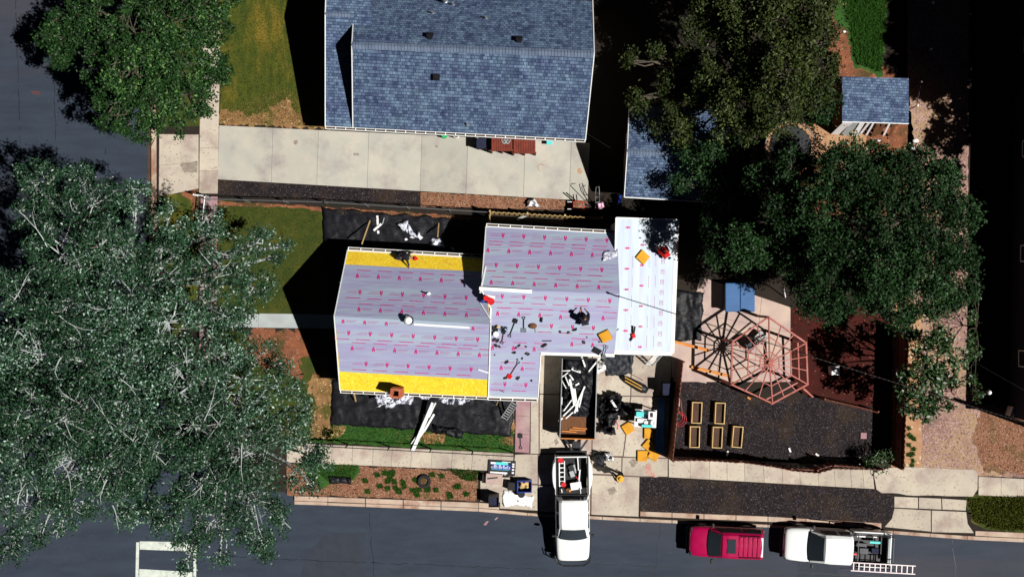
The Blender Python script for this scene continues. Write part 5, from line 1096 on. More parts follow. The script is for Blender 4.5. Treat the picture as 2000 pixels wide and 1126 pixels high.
# garden path things, downspout table etc.
def ladder_w(label, a, b, za, zb, w_=.4, n=10, m='steel'):
    A_, B_ = P(*a, za), P(*b, zb); d = (B_-A_).normalized(); s_ = d.cross(Vector((0,0,1))).normalized()*w_/2
    ld = thing('ladder', label, 'ladder', tuple(P(*b, min(za, zb))))
    for t in (-1, 1): k = MB(); k.bar(A_+s_*t, B_+s_*t, .05, .08); k.build('stile', MT[m], ld)
    for j in range(n): p = A_.lerp(B_, (j+.5)/n); k = MB(); k.bar(p-s_, p+s_, .035, .035); k.build('rung', MT[m], ld)
ladder_w('dull greenish ladder leaning at the eave beside the narrow path', (1006,786), (984,818), 1.6, .15, .36, 8, 'walk')
ladder_w('shiny ladder leaning against the lower edge of the right roof', (1287,690), (1268,712), 2.7, .15, .42, 9, 'white')
# shovels and forks
def shovel(label, pl, a, b, shaft, blade, kind='shovel', w_=.26, lf=.06):
    A_, B_ = pl.at(*a, lf), pl.at(*b, lf); d = (B_-A_).normalized(); s_ = pl.n.cross(d).normalized()
    r_ = thing(kind, label, 'shovel' if kind != 'garden_fork' else 'fork', tuple(A_))
    k = MB(); k.tube([A_+d*.13, B_-d*.22], .022, 8); k.build('shaft', MT[shaft], r_)
    k = MB(); k.tube([A_+d*.14, A_+d*.06+s_*.075, A_+s_*.08-d*.02, A_-s_*.08-d*.02, A_+d*.06-s_*.075, A_+d*.14], .018, 6); k.build('grip', MT['black'], r_)
    k = MB()
    if kind == 'garden_fork':
        k.bar(B_-d*.24-s_*w_/2, B_-d*.24+s_*w_/2, .03, .03)
        for j in range(5): q_ = B_-d*.24+s_*(w_*(j/4-.5)); k.bar(q_, q_+d*.24, .016, .02)
        k.build('tines', MT[blade], r_)
    else:
        q_ = [B_-d*.27-s_*.04, B_-d*.25-s_*w_/2, B_-d*.02-s_*w_/2, B_+d*.02, B_-d*.02+s_*w_/2, B_-d*.25+s_*w_/2, B_-d*.27+s_*.04]; k.slab([p+pl.n*.02 for p in q_], .015); k.build('blade', MT[blade], r_)
shovel('black scraper shovel lying diagonally beside the tangle of ropes', pBS, (995,657), (1008,622), 'black', 'black', w_=.25)
shovel('grey toothed fork with a dark handle, right of the black scraper shovel', pBS, (1023,619), (1023,649), 'black', 'steel', 'garden_fork', .26)
shovel('red handled shovel with its grip below the tangle of ropes', pBS, (980,670), (985,643), 'redwood', 'black', w_=.18)
shovel('red handled shovel lying alone low on the jutting part of the roof', pBS, (1013,706), (993,738), 'redwood', 'shirt', w_=.26)
shovel('black shovel standing over the eave beside the dark square', pBS, (1185,676), (1178,700), 'dark', 'steel', w_=.2, lf=.15)
shovel('black long-handled shovel lying on the narrow pink path', GROUND, (1017,875), (1016,846), 'black', 'black', w_=.26)
# foam pads
def pad():
    r_ = thing('foam_pad', None, 'pad'); k = MB(); k.box((0,0,.09), (.58,.62,.13)); k.build('cushion', MT['foam'], r_, bevel=.03); k = MB(); k.box((0,0,.015), (.60,.64,.03)); k.build('backing', MT['black'], r_); return r_
pd = pad()
for i, (x, y, pl, rz, l) in enumerate(((1254,502,pD,.85,'yellow foam pad on the right roof beside the man in the red shirt'),(1182,655,pBS,.5,'yellow foam pad on the middle roof, near its lower right corner'),(1226,835,GROUND,.55,'orange foam pad alone on the driveway, left of the other ground pads'),
    (1267,845,GROUND,-.02,'orange yellow foam pad just below the loaded work stand'),(1267,869,GROUND,.85,'tilted pale yellow foam pad, topmost of the cluster of three by the sidewalk'),(1254,889,GROUND,.0,'square set yellow foam pad, lower left of the cluster by the sidewalk'),(1277,887,GROUND,-.55,'tilted yellow foam pad, lower right of the cluster by the sidewalk'))):
    o = pd if i == 0 else copy_tree(pd); o.location = pl.at(x, y); tag(o, l, 'pad', 'yellow foam roofing pads')
    e_ = Matrix.Rotation(rz, 3, 'Z'); o.rotation_euler = (Vector((0,0,1)).rotation_difference(pl.n).to_matrix()@e_).to_euler()
# roof clutter
def onroof(name, label, cat, pl, px, sz, m, rz=0, lf=0, bv=.01, grp=None):
    R_ = Vector((0,0,1)).rotation_difference(pl.n).to_matrix()@Matrix.Rotation(rz, 3, 'Z'); k = MB(); c = pl.at(*px, lf+sz[2]/2); k.box(c, sz, M=R_); return tag(k.build(name, MT[m], bevel=bv), label, cat, grp)
def rbucket(label, pl, px, r_, h, m, fill): c = pl.at(*px); bucket(Matrix.Translation(c), label, (0,0,0), r_, h, MT[m], MT[fill])
rbucket('bright red bucket on the left edge of the middle roof, right one of the two', pBS, (959,588), .18, .35, 'red', 'red')
rbucket('bright red bucket on the left edge of the middle roof, left one of the two', pBS, (950,582), .14, .3, 'red', 'red')
onroof('blue_bag', 'small blue bag tucked below the two red buckets', 'bag', pBS, (943,588), (.22,.16,.12), 'blue', .4, bv=.04)
rbucket('white bucket holding gloves and rope at the left edge of the jutting roof', pBS, (969,652), .14, .3, 'white', 'sheet')
onroof('tool_bag', 'black and tan tool bag above the white bucket on the jutting roof', 'bag', pBS, (966,641), (.42,.22,.2), 'black', -.3, bv=.05)
onroof('glove_pair', 'tan gloves on the tool bag at the jutting roof edge', 'gloves', pBS, (973,638), (.16,.14,.08), 'timber', .4, lf=.14, bv=.03)
k = MB(); rr = random.Random(8); pts = [pBS.at(976+rr.uniform(0,16), 636+rr.uniform(0,14), .04+rr.uniform(0,.1)) for _ in range(26)]
k.tube(pts, .012, 5); tag(k.build('rope_tangle', MT['denim']), 'dark purple tangle of ropes and harness straps right of the tool bag', 'rope')
k = MB(); k.ball(pBS.at(1041,636,.08), .2, 12, 8, (1.1,.8,.5)); tag(k.build('leather_pouch', MT['brown'], smooth=True), 'brown leather tool pouch lying right of the toothed fork', 'pouch')
onroof('pouch_belt', 'thin dark belt end trailing from the brown pouch', 'belt', pBS, (1045,645), (.04,.22,.03), 'brown', .1)
onroof('nail_gun', 'black nail gun body near the roof step, right of the brown pouch', 'tool', pBS, (1058,624), (.10,.26,.12), 'black', -.1)
onroof('pry_bar', 'flat black pry bar lying just right of the roof step', 'tool', pBS, (1068,665), (.52,.06,.04), 'black', 0)
onroof('nail_gun', 'black bent nail gun below the flat pry bar', 'tool', pBS, (1063,674), (.30,.12,.12), 'black', .6)
onroof('hand_hammer', 'small hammer lying near the lower left of the jutting roof', 'tool', pBS, (980,763), (.28,.04,.04), 'denim', -.5)
onroof('square_board', 'dark square board hanging over the white eave near the shovel', 'board', pBS, (1166,685), (.46,.34,.04), 'black', -.55, lf=.05)
onroof('hand_tool', 'small black tool bridging the gap between the middle and right roofs', 'tool', pD, (1205,644), (.24,.05,.05), 'black', .5)
ng = thing('nail_gun', 'red nail gun with a black handle on the right roof', 'tool', tuple(pD.at(1238,650)))
c = pD.at(1237,655,.1); k = MB(); k.box(c, (.22,.26,.18), .3); k.build('motor_housing', MT['red'], ng, bevel=.05); k = MB(); k.bar(pD.at(1235,660,.1), pD.at(1231,665,.06), .09, .1); k.build('nose', MT['black'], ng)
k = MB(); k.bar(pD.at(1238,650,.15), pD.at(1240,637,.2), .09, .1); k.build('handle', MT['black'], ng)
onroof('cordless_tool', 'small dark tool with a red tip beside the man in the red shirt', 'tool', pD, (1308,504), (.14,.09,.1), 'denim', .5)
sc_ = thing('shingle_scrap', None, 'scrap'); k = MB(); k.slab([(-.12,-.05,.03),(.05,-.09,.03),(.13,.02,.04),(.0,.07,.03),(-.08,.05,.04)], .012); k.build('flake', MT['black'], sc_)
scr = [(965,662),(972,664),(968,674),(975,676),(1014,674),(1008,678),(1004,688),(1010,701),(990,706),(1012,737),(1038,742),(1030,690),(1020,699),(966,692),(987,737),(1027,676),(1110,648),(1123,643),(1146,658),(1140,667),(1094,647),(1170,667)]
for i, (x, y) in enumerate(scr):
    o = sc_ if i == 0 else copy_tree(sc_); o.location = pBS.at(x, y, .01); o.rotation_euler = (random.uniform(-.1,.1), random.uniform(-.1,.1), random.uniform(0, 6.28)); o.scale = [random.uniform(.5, 1.3)]*3
    tag(o, 'small black flake of old shingle scattered on the middle roof', 'scrap', 'shingle flakes on the middle roof')
# ---- driveway, by the trailer ----
ws = thing('work_stand', 'tall stand crowded with white and turquoise boxes, above the orange foam pads', 'work stand', tuple(P(1256,812,GZ)), -.05); c = P(1256,812,GZ)
k = MB(); k.box(c+Vector((0,0,1.0)), (1.25,1.0,.05), -.05); k.build('top', MT['sheet'], ws)
for sx in (-1, 1):
    for sy in (-1, 1): k = MB(); k.bar(c+Vector((sx*.55,sy*.42,0)), c+Vector((sx*.55,sy*.42,1.0)), .05, .05); k.build('leg', MT['dark'], ws)
def onstand(name, l, dx, dy, sz, m, h=1.025, rz=-.05): k = MB(); k.box(c+Vector((dx,dy,h+sz[2]/2)), sz, rz); tag(k.build(name, MT[m], bevel=.015), l, 'box')
onstand('tool_case', 'turquoise case at the upper left of the work stand', -.36, .28, (.44,.3,.3), 'cyan'); onstand('tool_case', 'long turquoise case along the lower edge of the work stand', .05, -.40, (.62,.16,.25), 'cyan')
onstand('carton', 'big white carton at the upper right of the work stand', .34, .22, (.46,.46,.35), 'sheet'); onstand('carton', 'low white carton at the lower left of the work stand', -.3, -.10, (.4,.2,.14), 'white')
onstand('carton', 'small white carton between the cases on the work stand', .0, -.2, (.22,.18,.2), 'sheet'); onstand('saw_base', 'dark saw base in the middle of the work stand', .04, .1, (.28,.2,.2), 'denim')
k = MB(); k.cyl(c+Vector((.38,-.2,1.03)), .16, .22, 18); k.ring(c+Vector((.38,-.2,1.27)), .11, .03, 16); tag(k.build('hose_reel', MT['white']), 'round white hose reel at the lower right of the work stand', 'reel')
k = MB(); k.box(c+Vector((.3,.25,1.40)), (.14,.24,.03)); tag(k.build('dark_tray', MT['black']), 'small dark tray on the big white carton', 'tray')
# heaps of black rubbish bags
def heap(label, q, h, m='tarp', name='rubbish_shade_heap', cat='rubbish'): return tarp(name, label, q, GZ+.02, h, MT[m], cat, step=.09, edge=4, fold=2.2)
heap('tall heap of black rubbish bags right of the dump trailer', ((1172,774),(1214,768),(1206,800),(1168,815)), 1.3)
heap('lower tail of black torn roofing spilling toward the foam pad', ((1166,812),(1208,800),(1200,848),(1168,845)), .9)
heap('added black sheet standing in for the shadow of the work stand', ((1206,785),(1236,790),(1234,818),(1204,812)), .6)  # crumpled dark sheet added where the work stand casts its shadow
heap('dark folded jacket and bag against the rear wing of the tool-filled pickup', ((1160,884),(1184,882),(1180,910),(1162,906)), .8, 'tarpg')
plank('white_board', 'short white board leaning on the black rubbish heap', (1194,781), (1206,800), .12, MT['sheet'], z=.9)
k = MB(); k.tube([P(1200,805,.3), P(1204,822,.2), P(1208,830,.15), P(1206,838,.15)], .03, 6); tag(k.build('red_strap', MT['red']), 'short red strap at the foot of the black rubbish heap', 'strap')
cn = thing('canoe_bag', 'long black bag with yellow stripes lying slanted on the driveway', 'bag', tuple(P(1238,750,GZ)))
A_, B_ = P(1212,734,GZ+.16), P(1264,763,GZ+.2); k = MB(); k.tube([A_.lerp(B_, t) for t in (0,.1,.3,.6,.85,1)], [.03,.14,.22,.26,.28,.16], 12); k.build('body', MT['black'], cn, smooth=True)
for t in (-.1, .09): s_ = Vector((.03,.05,0)).normalized(); k = MB(); k.bar(A_.lerp(B_,.15)+Vector((0,t,.21)), A_.lerp(B_,.78)+Vector((0,t,.26)), .045, .03); k.build('stripe', MT['hat'], cn)
bn = thing('wheeled_bin', 'black wheeled bin in the shade of the fence beside the driveway', 'bin', tuple(P(1299,756,GZ))); c = P(1299,756,GZ)
k = MB(); k.box(c+Vector((0,0,.5)), (.55,.6,.95)); k.build('bin_body', MT['denim'], bn, bevel=.04); k = MB(); k.box(c+Vector((0,0,1.02)), (.62,.68,.07)); k.build('lid', MT['denim'], bn, bevel=.03)
for s_ in (-1, 1): k = MB(); k.tube([c+Vector((s_*.25,-.33,.1)), c+Vector((s_*.32,-.33,.1))], .1, 12); k.build('wheel', MT['rubber'], bn)
plank('rake_handle', 'thin red handle lying between the grey tarp and the wheeled bin', (1233,730), (1256,742), .04, MT['redwood'])
# added ribbed panel standing in for shaded fence pickets and their blue reflection
k = MB()
for j in range(60): y = 780+j*1.75; a, b = P(1287,y,.5), P(1297,y+.6,.62); k.bar(a, b, .035, .03)
k.slab([P(1284,778,.46), P(1300,778,.6), P(1296,884,.6), P(1281,884,.46)], .03); tag(k.build('ribbed_shade_panel', MT['spa']), 'long dark blue ribbed panel standing in for the shaded face of the board fence', 'panel')
# ---- left of the pickup: sign, tote, bins ----
sg = thing('printed_board', 'dark printed board with blue and white lettering, lying on the sidewalk', 'sign', tuple(P(980,913,GZ)))
o_ = P(980,913,.22); e1 = Vector((math.cos(-.06), math.sin(-.06), 0)); e2 = Vector((-e1.y, e1.x, 0))
def sgq(mb, x0, y0, x1, y1, z=.0): mb.slab([o_+e1*x+e2*y+Vector((0,0,z)) for x, y in ((x0,y0),(x1,y0),(x1,y1),(x0,y1))], .003)
k = MB(); k.slab([o_+e1*x+e2*y for x, y in ((-.80,-.43),(.80,-.43),(.80,.43),(-.80,.43))], .06); k.build('board', MT['black'], sg)
k = MB(); sgq(k, -.35,.18,.35,.33,.006); sgq(k,-.6,-.12,.45,-.10,.006); k.build('blue_band', MT['cyan'], sg); k = MB(); sgq(k,-.55,-.10,.5,.20,.0045); k.build('navy_band', MT['blue'], sg)
k = MB(); rr = random.Random(4); x = -.62
while x < .5:
    w_ = rr.uniform(.05,.10); h_ = rr.uniform(.10,.24); sgq(k, x, -.05, x+w_*.35, -.05+h_, .009); sgq(k, x, -.05+h_*.8, x+w_, -.05+h_, .0095); 
    if rr.random() > .5: sgq(k, x+w_*.7, -.05, x+w_*.95, -.05+h_, .009)
    x += w_+.025
sgq(k,-.66,.2,-.36,.32,.009); sgq(k,.0,.34,.5,.38,.009); sgq(k,-.66,-.33,.34,-.24,.009); x = -.7
while x < .2: w_ = rr.uniform(.04,.12); sgq(k, x, -.40, x+w_, -.355, .009); x += w_+.05
for y in (-.3,-.12,.06,.2): sgq(k,.60,y,.73,y+.10,.009)
k.build('lettering', MT['sheet'], sg)
bn = thing('black_bin', 'tall black bin standing near the kerb, left of the white sheet', 'bin', tuple(P(965,972,GZ))); c = P(965,972,GZ)
for sx, sy, lx, ly in ((-1,0,.04,.6),(1,0,.04,.6),(0,-1,.52,.04),(0,1,.52,.04)): k = MB(); k.box(c+Vector((sx*.28, sy*.28, .5)), (lx, ly, 1.0)); k.build('side_panel', MT['black'], bn)
k = MB(); k.box(c+Vector((0,0,.85)), (.5,.5,.03)); k.build('lid', MT['denim'], bn)
tt = thing('blue_tote', 'bright blue open tote holding tan rags, beside the shadow of the pickup', 'tote', tuple(P(1024,946,GZ))); c = P(1024,946,GZ)
for sx, sy, lx, ly in ((-1,0,.04,.66),(1,0,.04,.66),(0,-1,.78,.04),(0,1,.78,.04)): k = MB(); k.box(c+Vector((sx*.41, sy*.31, .3)), (lx, ly, .6)); k.build('side_panel', MT['blue'], tt)
k = MB(); k.box(c+Vector((0,0,.05)), (.78,.58,.04)); k.build('base', MT['blue'], tt)
tarp('rag_pile', 'tan and white rags heaped inside the blue tote', ((1015,939),(1033,939),(1033,953),(1015,953)), .45, .35, MT['timber'], 'rags', step=.06, edge=.6, fold=4)
bucket(Matrix.Translation(P(1018,961,GZ)), 'black bucket standing on the white sheet below the blue tote', (0,0,0), .2, .45, MT['black'], MT['black'])
onroof('tool_case', 'large black tool case left of the blue tote', 'tool case', GROUND, (1002,948), (.62,.48,.45), 'black', -.1, bv=.03)
k = MB(); k.box(P(965,935,.3), (.95,.62,.06), -.06); fr = thing('work_table', 'low pale work table between the printed board and the black bin', 'table', tuple(P(966,936,GZ))); k.build('top', MT['patio'], fr)
for sx in (-1, 1):
    for sy in (-1, 1): k = MB(); k.box(P(965,935,.19)+Vector((sx*.42,sy*.25,0)), (.05,.05,.16)); k.build('leg', MT['dark'], fr)
plank('hand_saw', 'narrow hand saw lying on the low pale work table', (952,934), (972,932), .07, MT['dark'], z=.335, t=.02, cat='tool')
plank('dark_strip', 'dark strip standing along the left edge of the work table', (944,925), (943,941), .1, MT['black'], z=.2, t=.3, cat='strip')
k = MB(); k.ring(P(828,939,GZ+.1), .30, .11, 26); ty = thing('old_tyre', 'old tyre lying flat with soil inside on the bare verge', 'tyre', tuple(P(828,939,GZ))); k.build('tyre_wall', MT['rubber'], ty, smooth=True); k = MB(); k.cyl(P(828,939,GZ), .22, .12, 18); k.build('soil_fill', MT['redsoil'], ty)
tarp('black_roll', 'flat black roll lying at the edge of the poplar on the verge', ((642,928),(686,932),(686,945),(644,943)), GZ+.03, .35, MT['black'], 'roll', step=.08, edge=1, fold=3)
# ---- things by the grey house ----
dk = thing('redwood_deck', 'reddish brown plank deck against the grey house, its right half slightly lower', 'deck', tuple(P(1002,284,GZ)))
for (x0, x1, y0, y1, h) in ((960,1001,258,293,1.25),(1003,1046,262,298,1.1)):
    n = 9
    for j in range(n):
        xa = x0+(x1-x0)*(j+.06)/n; xb = x0+(x1-x0)*(j+.94)/n; k = MB(); k.slab([P(xa,y0,h), P(xb,y0,h), P(xb,y1,h), P(xa,y1,h)], .04); k.build('plank', MT['redwood'], dk)
    k = MB()
    for x in (x0, (x0+x1)/2, x1): k.bar(Vector((P(x,y1,h).x, P(x,y1,h).y, GZ)), P(x,y1,h-.05), .09, .09)
    k.bar(P(x0,y1+1,h-.1), P(x1,y1+1,h-.1), .05, .14); k.bar(P(x0,y1+.8,.5), P(x1,y1+.8,.5), .05, .1); k.build('front_frame', MT['redwood'], dk)
    k = MB(); k.slab([P(x0+1,y1-2,h-.06)+Vector((0,0,0)), P(x1-1,y1-2,h-.06), P(x1-1,y0,h-.06), P(x0+1,y0,h-.06)], .9); k.build('skirt', MT['redwood'], dk)
k = MB()
for s_ in (-1, 1): k.ring(P(988+s_*3,277,1.3), .10, .02, 14); k.ring(P(988+s_*3,274,1.3), .16, .02, 14)
tag(k.build('coiled_cable', MT['walk']), 'coiled grey cable lying on the left half of the redwood deck', 'cable')
bn = thing('dark_bin', 'dark bin between the redwood deck and its own shadow on the upper driveway', 'bin', tuple(P(942,283,GZ))); c = P(941,284,GZ)
k = MB(); k.box(c+Vector((0,0,.45)), (.5,.5,.9)); k.build('bin_body', MT['denim'], bn, bevel=.03); k = MB(); k.box(c+Vector((0,0,.93)), (.56,.56,.06)); k.build('lid', MT['denim'], bn, bevel=.02)
tag(lay(GROUND, [(1049,275),(1062,276),(1060,299),(1048,298)], MT['matg'], None, 'door_mat', .02, .02), 'striped green mat on the driveway beside the redwood deck', 'mat')
ct_ = thing('turquoise_tub', 'small square turquoise tub near the right end of the grey house', 'tub', tuple(P(1073,277,GZ))); k = MB(); k.box(P(1073,277,GZ+.2), (.28,.26,.4)); k.build('tub', MT['cyan'], ct_, bevel=.03); k = MB(); k.box(P(1073,277,GZ+.41), (.32,.30,.03)); k.build('rim', MT['cyan'], ct_)
for x, m, l in ((869,'green','green flower pot under the gutter of the grey house'),(892,'white','white flower pot under the gutter of the grey house')):
    bucket(Matrix.Translation(P(x,266,GZ)), l, (0,0,0), .17, .5, MT[m], MT['green' if m == 'green' else 'brown'])
wb = thing('wheelbarrow', 'red wheelbarrow full of reddish rubble beside the upper driveway', 'wheelbarrow', tuple(P(1130,402,GZ))); 
q_ = [P(1119,393,.7), P(1136,392,.7), P(1143,405,.7), P(1137,410,.7), P(1119,409,.7)]; cq = sum(q_, Vector())/5; k = MB(); n = 5
k.add(q_+[cq+(p-cq)*.6-Vector((0,0,.35)) for p in q_], [(i, (i+1)%5, (i+1)%5+5, i+5) for i in range(5)]+[(5,6,7,8,9)]); k.build('tray', MT['red'], wb, thick=.03)
k = MB(); k.add([cq+(p-cq)*.9-Vector((0,0,.03)) for p in q_]+[cq+Vector((0,0,.1))], [(i, (i+1)%5, 5) for i in range(5)]); k.build('rubble', MT['gravelred'], wb)
for y in (394, 408): k = MB(); k.tube([P(1108,y,.75), P(1125,y,.5), P(1146,401,.35)], .02, 6); k.build('handle', MT['white'], wb)
k = MB(); k.tube([P(1146,401,.3)+Vector((0,.05,0)), P(1146,401,.3)-Vector((0,.05,0))], .18, 14); k.build('wheel', MT['rubber'], wb)
hc = thing('hand_truck', 'grey two wheeled hand truck standing beside the pink bundle', 'hand truck', tuple(P(1166,402,GZ)))
k = MB(); k.tube([P(1163,408,.3), P(1163,378,1.2), P(1164,366,1.35), P(1170,364,1.35), P(1171,380,1.2), P(1171,408,.3)], .022, 8); k.build('frame', MT['steel'], hc)
for y in (385,395): k = MB(); k.bar(P(1163,y,.9), P(1171,y,.9), .03, .03); k.build('crossbar', MT['steel'], hc)
for x in (1161,1173): k = MB(); k.tube([P(x,408,.25), P(x+1.5,408,.25)], .12, 12); k.build('wheel', MT['rubber'], hc)
tarp('pink_bundle', 'pink and white bundle at the foot of the hand truck', ((1164,396),(1178,392),(1182,404),(1170,408)), .5, .5, MT['pinkpaper'], 'bundle', step=.07, edge=1.5, fold=4)
k = MB(); k.tube([P(1138,362,.9), P(1136,366,1.0), P(1146,392,.3)], .022, 6); k.tube([P(1144,362,.9), P(1138,363,1.0)], .022, 6); tag(k.build('curved_handle', MT['dark']), 'bent dark tube handle standing above the wheelbarrow', 'handle')
for x in (1121, 1127): k = MB(); k.tube([P(x,391,.3), P(x-1.5,380,.9)], .035, 6); tag(k.build('dark_post', MT['black']), 'short dark post behind the wheelbarrow, %s of the pair' % ('left' if x == 1121 else 'right'), 'post')
tarp('blue_bag', 'blue bag in deep shade at the lower left corner of the garage', ((1204,380),(1214,379),(1216,396),(1208,398)), .3, .5, MT['blue'], 'bag', step=.07, edge=1.5, fold=4)
k = MB(); k.slab([P(1622,716,.6), P(1640,714,.6), P(1641,732,.6), P(1624,732,.6)], .5); tag(k.build('white_box', MT['sheet'], bevel=.02), 'white storage box on the red mulch, right of the pergola', 'box')
k = MB(); k.slab([P(1985,796,.8), P(1989,797,.8), P(1983,815,.8), P(1979,814,.8)], .6); k.slab([P(1979,794,.8), P(1983,795,.8), P(1977,813,.8), P(1973,812,.8)], .6); tag(k.build('plastic_crate', MT['sheet']), 'white slatted crate at the corner of the dark building', 'crate')
gl_ = [(1649,62,.09,'round white stone on the reddish garden patch'),(1716,274,.1,'white stone in the soil right of the small shed, upper one'),(1788,275,.16,'flat white stone beside the alley, right of the small shed'),(1784,289,.12,'white stone beside the alley, below the flat one'),(1727,298,.08,'small white stone among the shrub below the small shed'),(1506,299,.14,'white stone by the trampoline in the shade')]
for x, y, r_, l in gl_: k = MB(); k.ball(P(x,y,GZ+.05), r_, 10, 6, (1.2,.8,.5)); tag(k.build('stone', MT['sheet'], smooth=True), l, 'stone')
k = MB(); k.bar(P(1534,580,.2), P(1531,562,1.2), .05, .05); tag(k.build('white_stake', MT['sheet']), 'slim white stake at the shaded upper edge of the patio', 'stake')
tag(lay(GROUND, [(1253,934),(1268,925),(1284,948),(1279,958),(1262,958)], MT['redsoil'], None, 'x', .031, .002), None) if False else None
# ---------------- people ----------------
def skin_obj(name, chain, edges, m, parent, root_i=0, lv=2):
    bm = bmesh.new(); lay_ = bm.verts.layers.skin.verify(); vs = []
    inv = world(parent).inverted()
    for i, (p, r_) in enumerate(chain):
        v = bm.verts.new(inv@Vector(p)); rr_ = r_ if isinstance(r_, tuple) else (r_, r_); v[lay_].radius = rr_; v[lay_].use_root = (i == root_i); vs.append(v)
    for a, b in edges: bm.edges.new((vs[a], vs[b]))
    me = bpy.data.meshes.new(name); bm.to_mesh(me); bm.free(); me.materials.append(m)
    o = bpy.data.objects.new(name, me); COL.objects.link(o); o.parent = parent
    s_ = o.modifiers.new('skin', 'SKIN'); s_.use_smooth_shade = True; b_ = o.modifiers.new('sub', 'SUBSURF'); b_.levels = lv; b_.render_levels = lv
    return o
def person(label, base, J, shirt, trousers, cap=None, hair='hair', belt=None):
    """J: joints in metres relative to base: pelvis, chest, neck, head, (shoulder, elbow, hand) l/r, (hip, knee, foot, toe) l/r"""
    b = Vector(base); r_ = thing('person', label, 'person', tuple(b)); G_ = {k_: b+Vector(v) for k_, v in J.items()}
    ch = [(G_['pelvis'], .13), (G_['pelvis'].lerp(G_['chest'], .5), .12), (G_['chest'], .145), (G_['neck'], .055), (G_['head']-(G_['head']-G_['neck']).normalized()*.05, .085), (G_['head']+(G_['head']-G_['neck']).normalized()*.05, .09)]
    ed = [(0,1),(1,2),(2,3),(3,4),(4,5)]
    cs = [(G_['pelvis'], .14), (G_['pelvis'].lerp(G_['chest'], .5), .145), (G_['chest'], .17), (G_['chest'].lerp(G_['neck'], .7), .09)]; es = [(0,1),(1,2),(2,3)]
    ct2 = [(G_['pelvis']+Vector((0,0,.03)), .15)]; et = []
    for s_ in 'lr':
        sh, elb, ha = G_['sh'+s_], G_['el'+s_], G_['ha'+s_]; n = len(ch); d = (ha-elb).normalized()
        ch += [(sh, .055), (elb, .042), (ha, .03), (ha+d*.06, (.04,.02))]; ed += [(2,n),(n,n+1),(n+1,n+2),(n+2,n+3)]
        sd = d.cross(Vector((0,0,1)));  sd = sd.normalized() if sd.length > .01 else Vector((1,0,0))
        for f in range(4):
            m_ = len(ch); bpt = ha+d*.08+sd*(.027-.018*f); l_ = (.062,.072,.068,.052)[f]
            ch += [(bpt+d*l_*.5, .0095), (bpt+d*l_+Vector((0,0,-.018)), .008)]; ed += [(n+3,m_),(m_,m_+1)]
        m_ = len(ch); ch += [(ha+d*.05+sd*.05, .011), (ha+d*.085+sd*.062, .009)]; ed += [(n+2,m_),(m_,m_+1)]
        k_ = len(cs); cs += [(sh, .075), (elb, .056), (ha-d*.04, .042)]; es += [(2,k_),(k_,k_+1),(k_+1,k_+2)]
        hp_, kn, ft, to = G_['hi'+s_], G_['kn'+s_], G_['ft'+s_], G_['to'+s_]; n = len(ch)
        ch += [(hp_, .085), (kn, .055), (ft, .038)]; ed += [(0,n),(n,n+1),(n+1,n+2)]
        k_ = len(ct2); ct2 += [(hp_, .105), (kn, .072), (ft, .055)]; et += [(0,k_),(k_,k_+1),(k_+1,k_+2)]
        skin_obj('shoe', [(ft, .055), (ft.lerp(to, .5)-Vector((0,0,.02)), .05), (to, .04)], [(0,1),(1,2)], MT['black'], r_, lv=1)
    skin_obj('body', ch, ed, MT['skin'], r_); skin_obj('shirt', cs, es, MT[shirt], r_); skin_obj('trousers', ct2, et, MT[trousers], r_)
    hd = G_['head']; up_ = (hd-G_['neck']).normalized(); k = MB(); k.ball(hd+up_*.035, .115, 14, 10, (1,1,1)); k.build('hair', MT[hair], r_, smooth=True)
    if cap:
        k = MB(); k.ball(hd+up_*.055, .128, 14, 10, (1,1,.9)); f_ = G_.get('face', hd+Vector((0,-.2,0)))-hd; f_.normalize(); c_ = k.build('cap', MT[cap], r_, smooth=True)
        k = MB(); k.cyl(hd+up_*.05, .20 if cap == 'hat' else .01, .012, 20); k.bar(hd+up_*.05+f_*.08, hd+up_*.04+f_*.2, .15, .015); k.build('cap_brim', MT[cap], r_)
    return r_
def pose(rz, J): R_ = Matrix.Rotation(rz, 3, 'Z'); return {k_: tuple(R_@Vector(v)) for k_, v in J.items()}
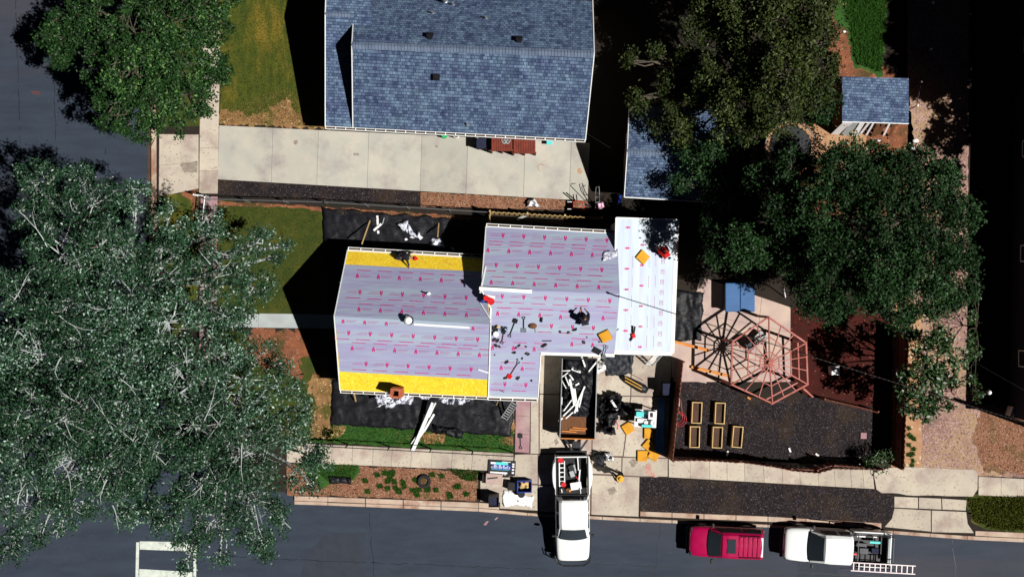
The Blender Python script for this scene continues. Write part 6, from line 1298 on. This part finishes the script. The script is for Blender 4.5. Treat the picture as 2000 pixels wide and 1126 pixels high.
# crouched/bent figures face local +x
kneel = dict(pelvis=(-.30,0,.42), chest=(.12,0,.58), neck=(.34,0,.62), head=(.50,0,.60), shl=(.18,.19,.58), ell=(.22,.30,.32), hal=(.38,.34,.12), shr=(.18,-.19,.58), elr=(.26,-.36,.34), har=(.34,-.52,.12),
   hil=(-.30,.11,.40), knl=(-.06,.16,.08), ftl=(-.46,.17,.08), tol=(-.60,.17,.05), hir=(-.30,-.11,.40), knr=(-.06,-.16,.08), ftr=(-.46,-.17,.08), tor=(-.60,-.17,.05), face=(.7,0,.5))
def onp(pl, J, px):                     # drop the figure onto a roof slope: lift each joint by the slope under it
    b = pl.at(*px); return b, {k_: (x, y, z+pl.z(b.x+x, b.y+y)-b.z) for k_, (x, y, z) in J.items()}
b, J = onp(pAN, pose(-.15, kneel), (793,502)); person('roofer in dark clothes and red cap kneeling on sheathing at the upper eave', b, J, 'cloth', 'denim', 'shirt')
squat = dict(pelvis=(-.12,0,.34), chest=(.08,0,.70), neck=(.18,0,.90), head=(.26,0,1.03), shl=(.10,.19,.82), ell=(.34,.26,.60), hal=(.56,.16,.42), shr=(.10,-.19,.82), elr=(.34,-.26,.60), har=(.56,-.14,.40),
   hil=(-.10,.11,.34), knl=(.34,.22,.48), ftl=(.10,.22,.08), tol=(.27,.24,.05), hir=(-.10,-.11,.34), knr=(.34,-.22,.48), ftr=(.10,-.22,.08), tor=(.27,-.24,.05), face=(.6,0,.9))
b, J = onp(pBS, pose(1.75, squat), (1141,626)); person('roofer all in black squatting in the middle of the middle roof', b, J, 'cloth', 'cloth')
b, J = onp(pD, pose(2.2, squat), (1297,496)); person('man in a bright red shirt squatting on the right roof by a yellow pad', b, J, 'shirt', 'shirt', 'shirt')
rbucket('small white bucket in front of the man in the red shirt', pD, (1284,484), .13, .28, 'white', 'white')
stand = dict(pelvis=(0,0,.95), chest=(.0,0,1.30), neck=(.02,0,1.50), head=(.04,0,1.64), shl=(0,.20,1.43), ell=(.10,.26,1.15), hal=(.34,.20,1.05), shr=(0,-.20,1.43), elr=(.08,-.27,1.15), har=(.32,-.20,1.02),
   hil=(0,.10,.92), knl=(.16,.12,.50), ftl=(.10,.13,.08), tol=(.28,.14,.04), hir=(0,-.10,.92), knr=(-.04,-.12,.50), ftr=(-.22,-.13,.10), tor=(-.05,-.14,.04), face=(.3,0,1.6))
person('man with dark clothes and a yellow straw hat walking on the driveway', P(1206,924,GZ+.02), pose(2.4, stand), 'cloth', 'cloth', 'hat')
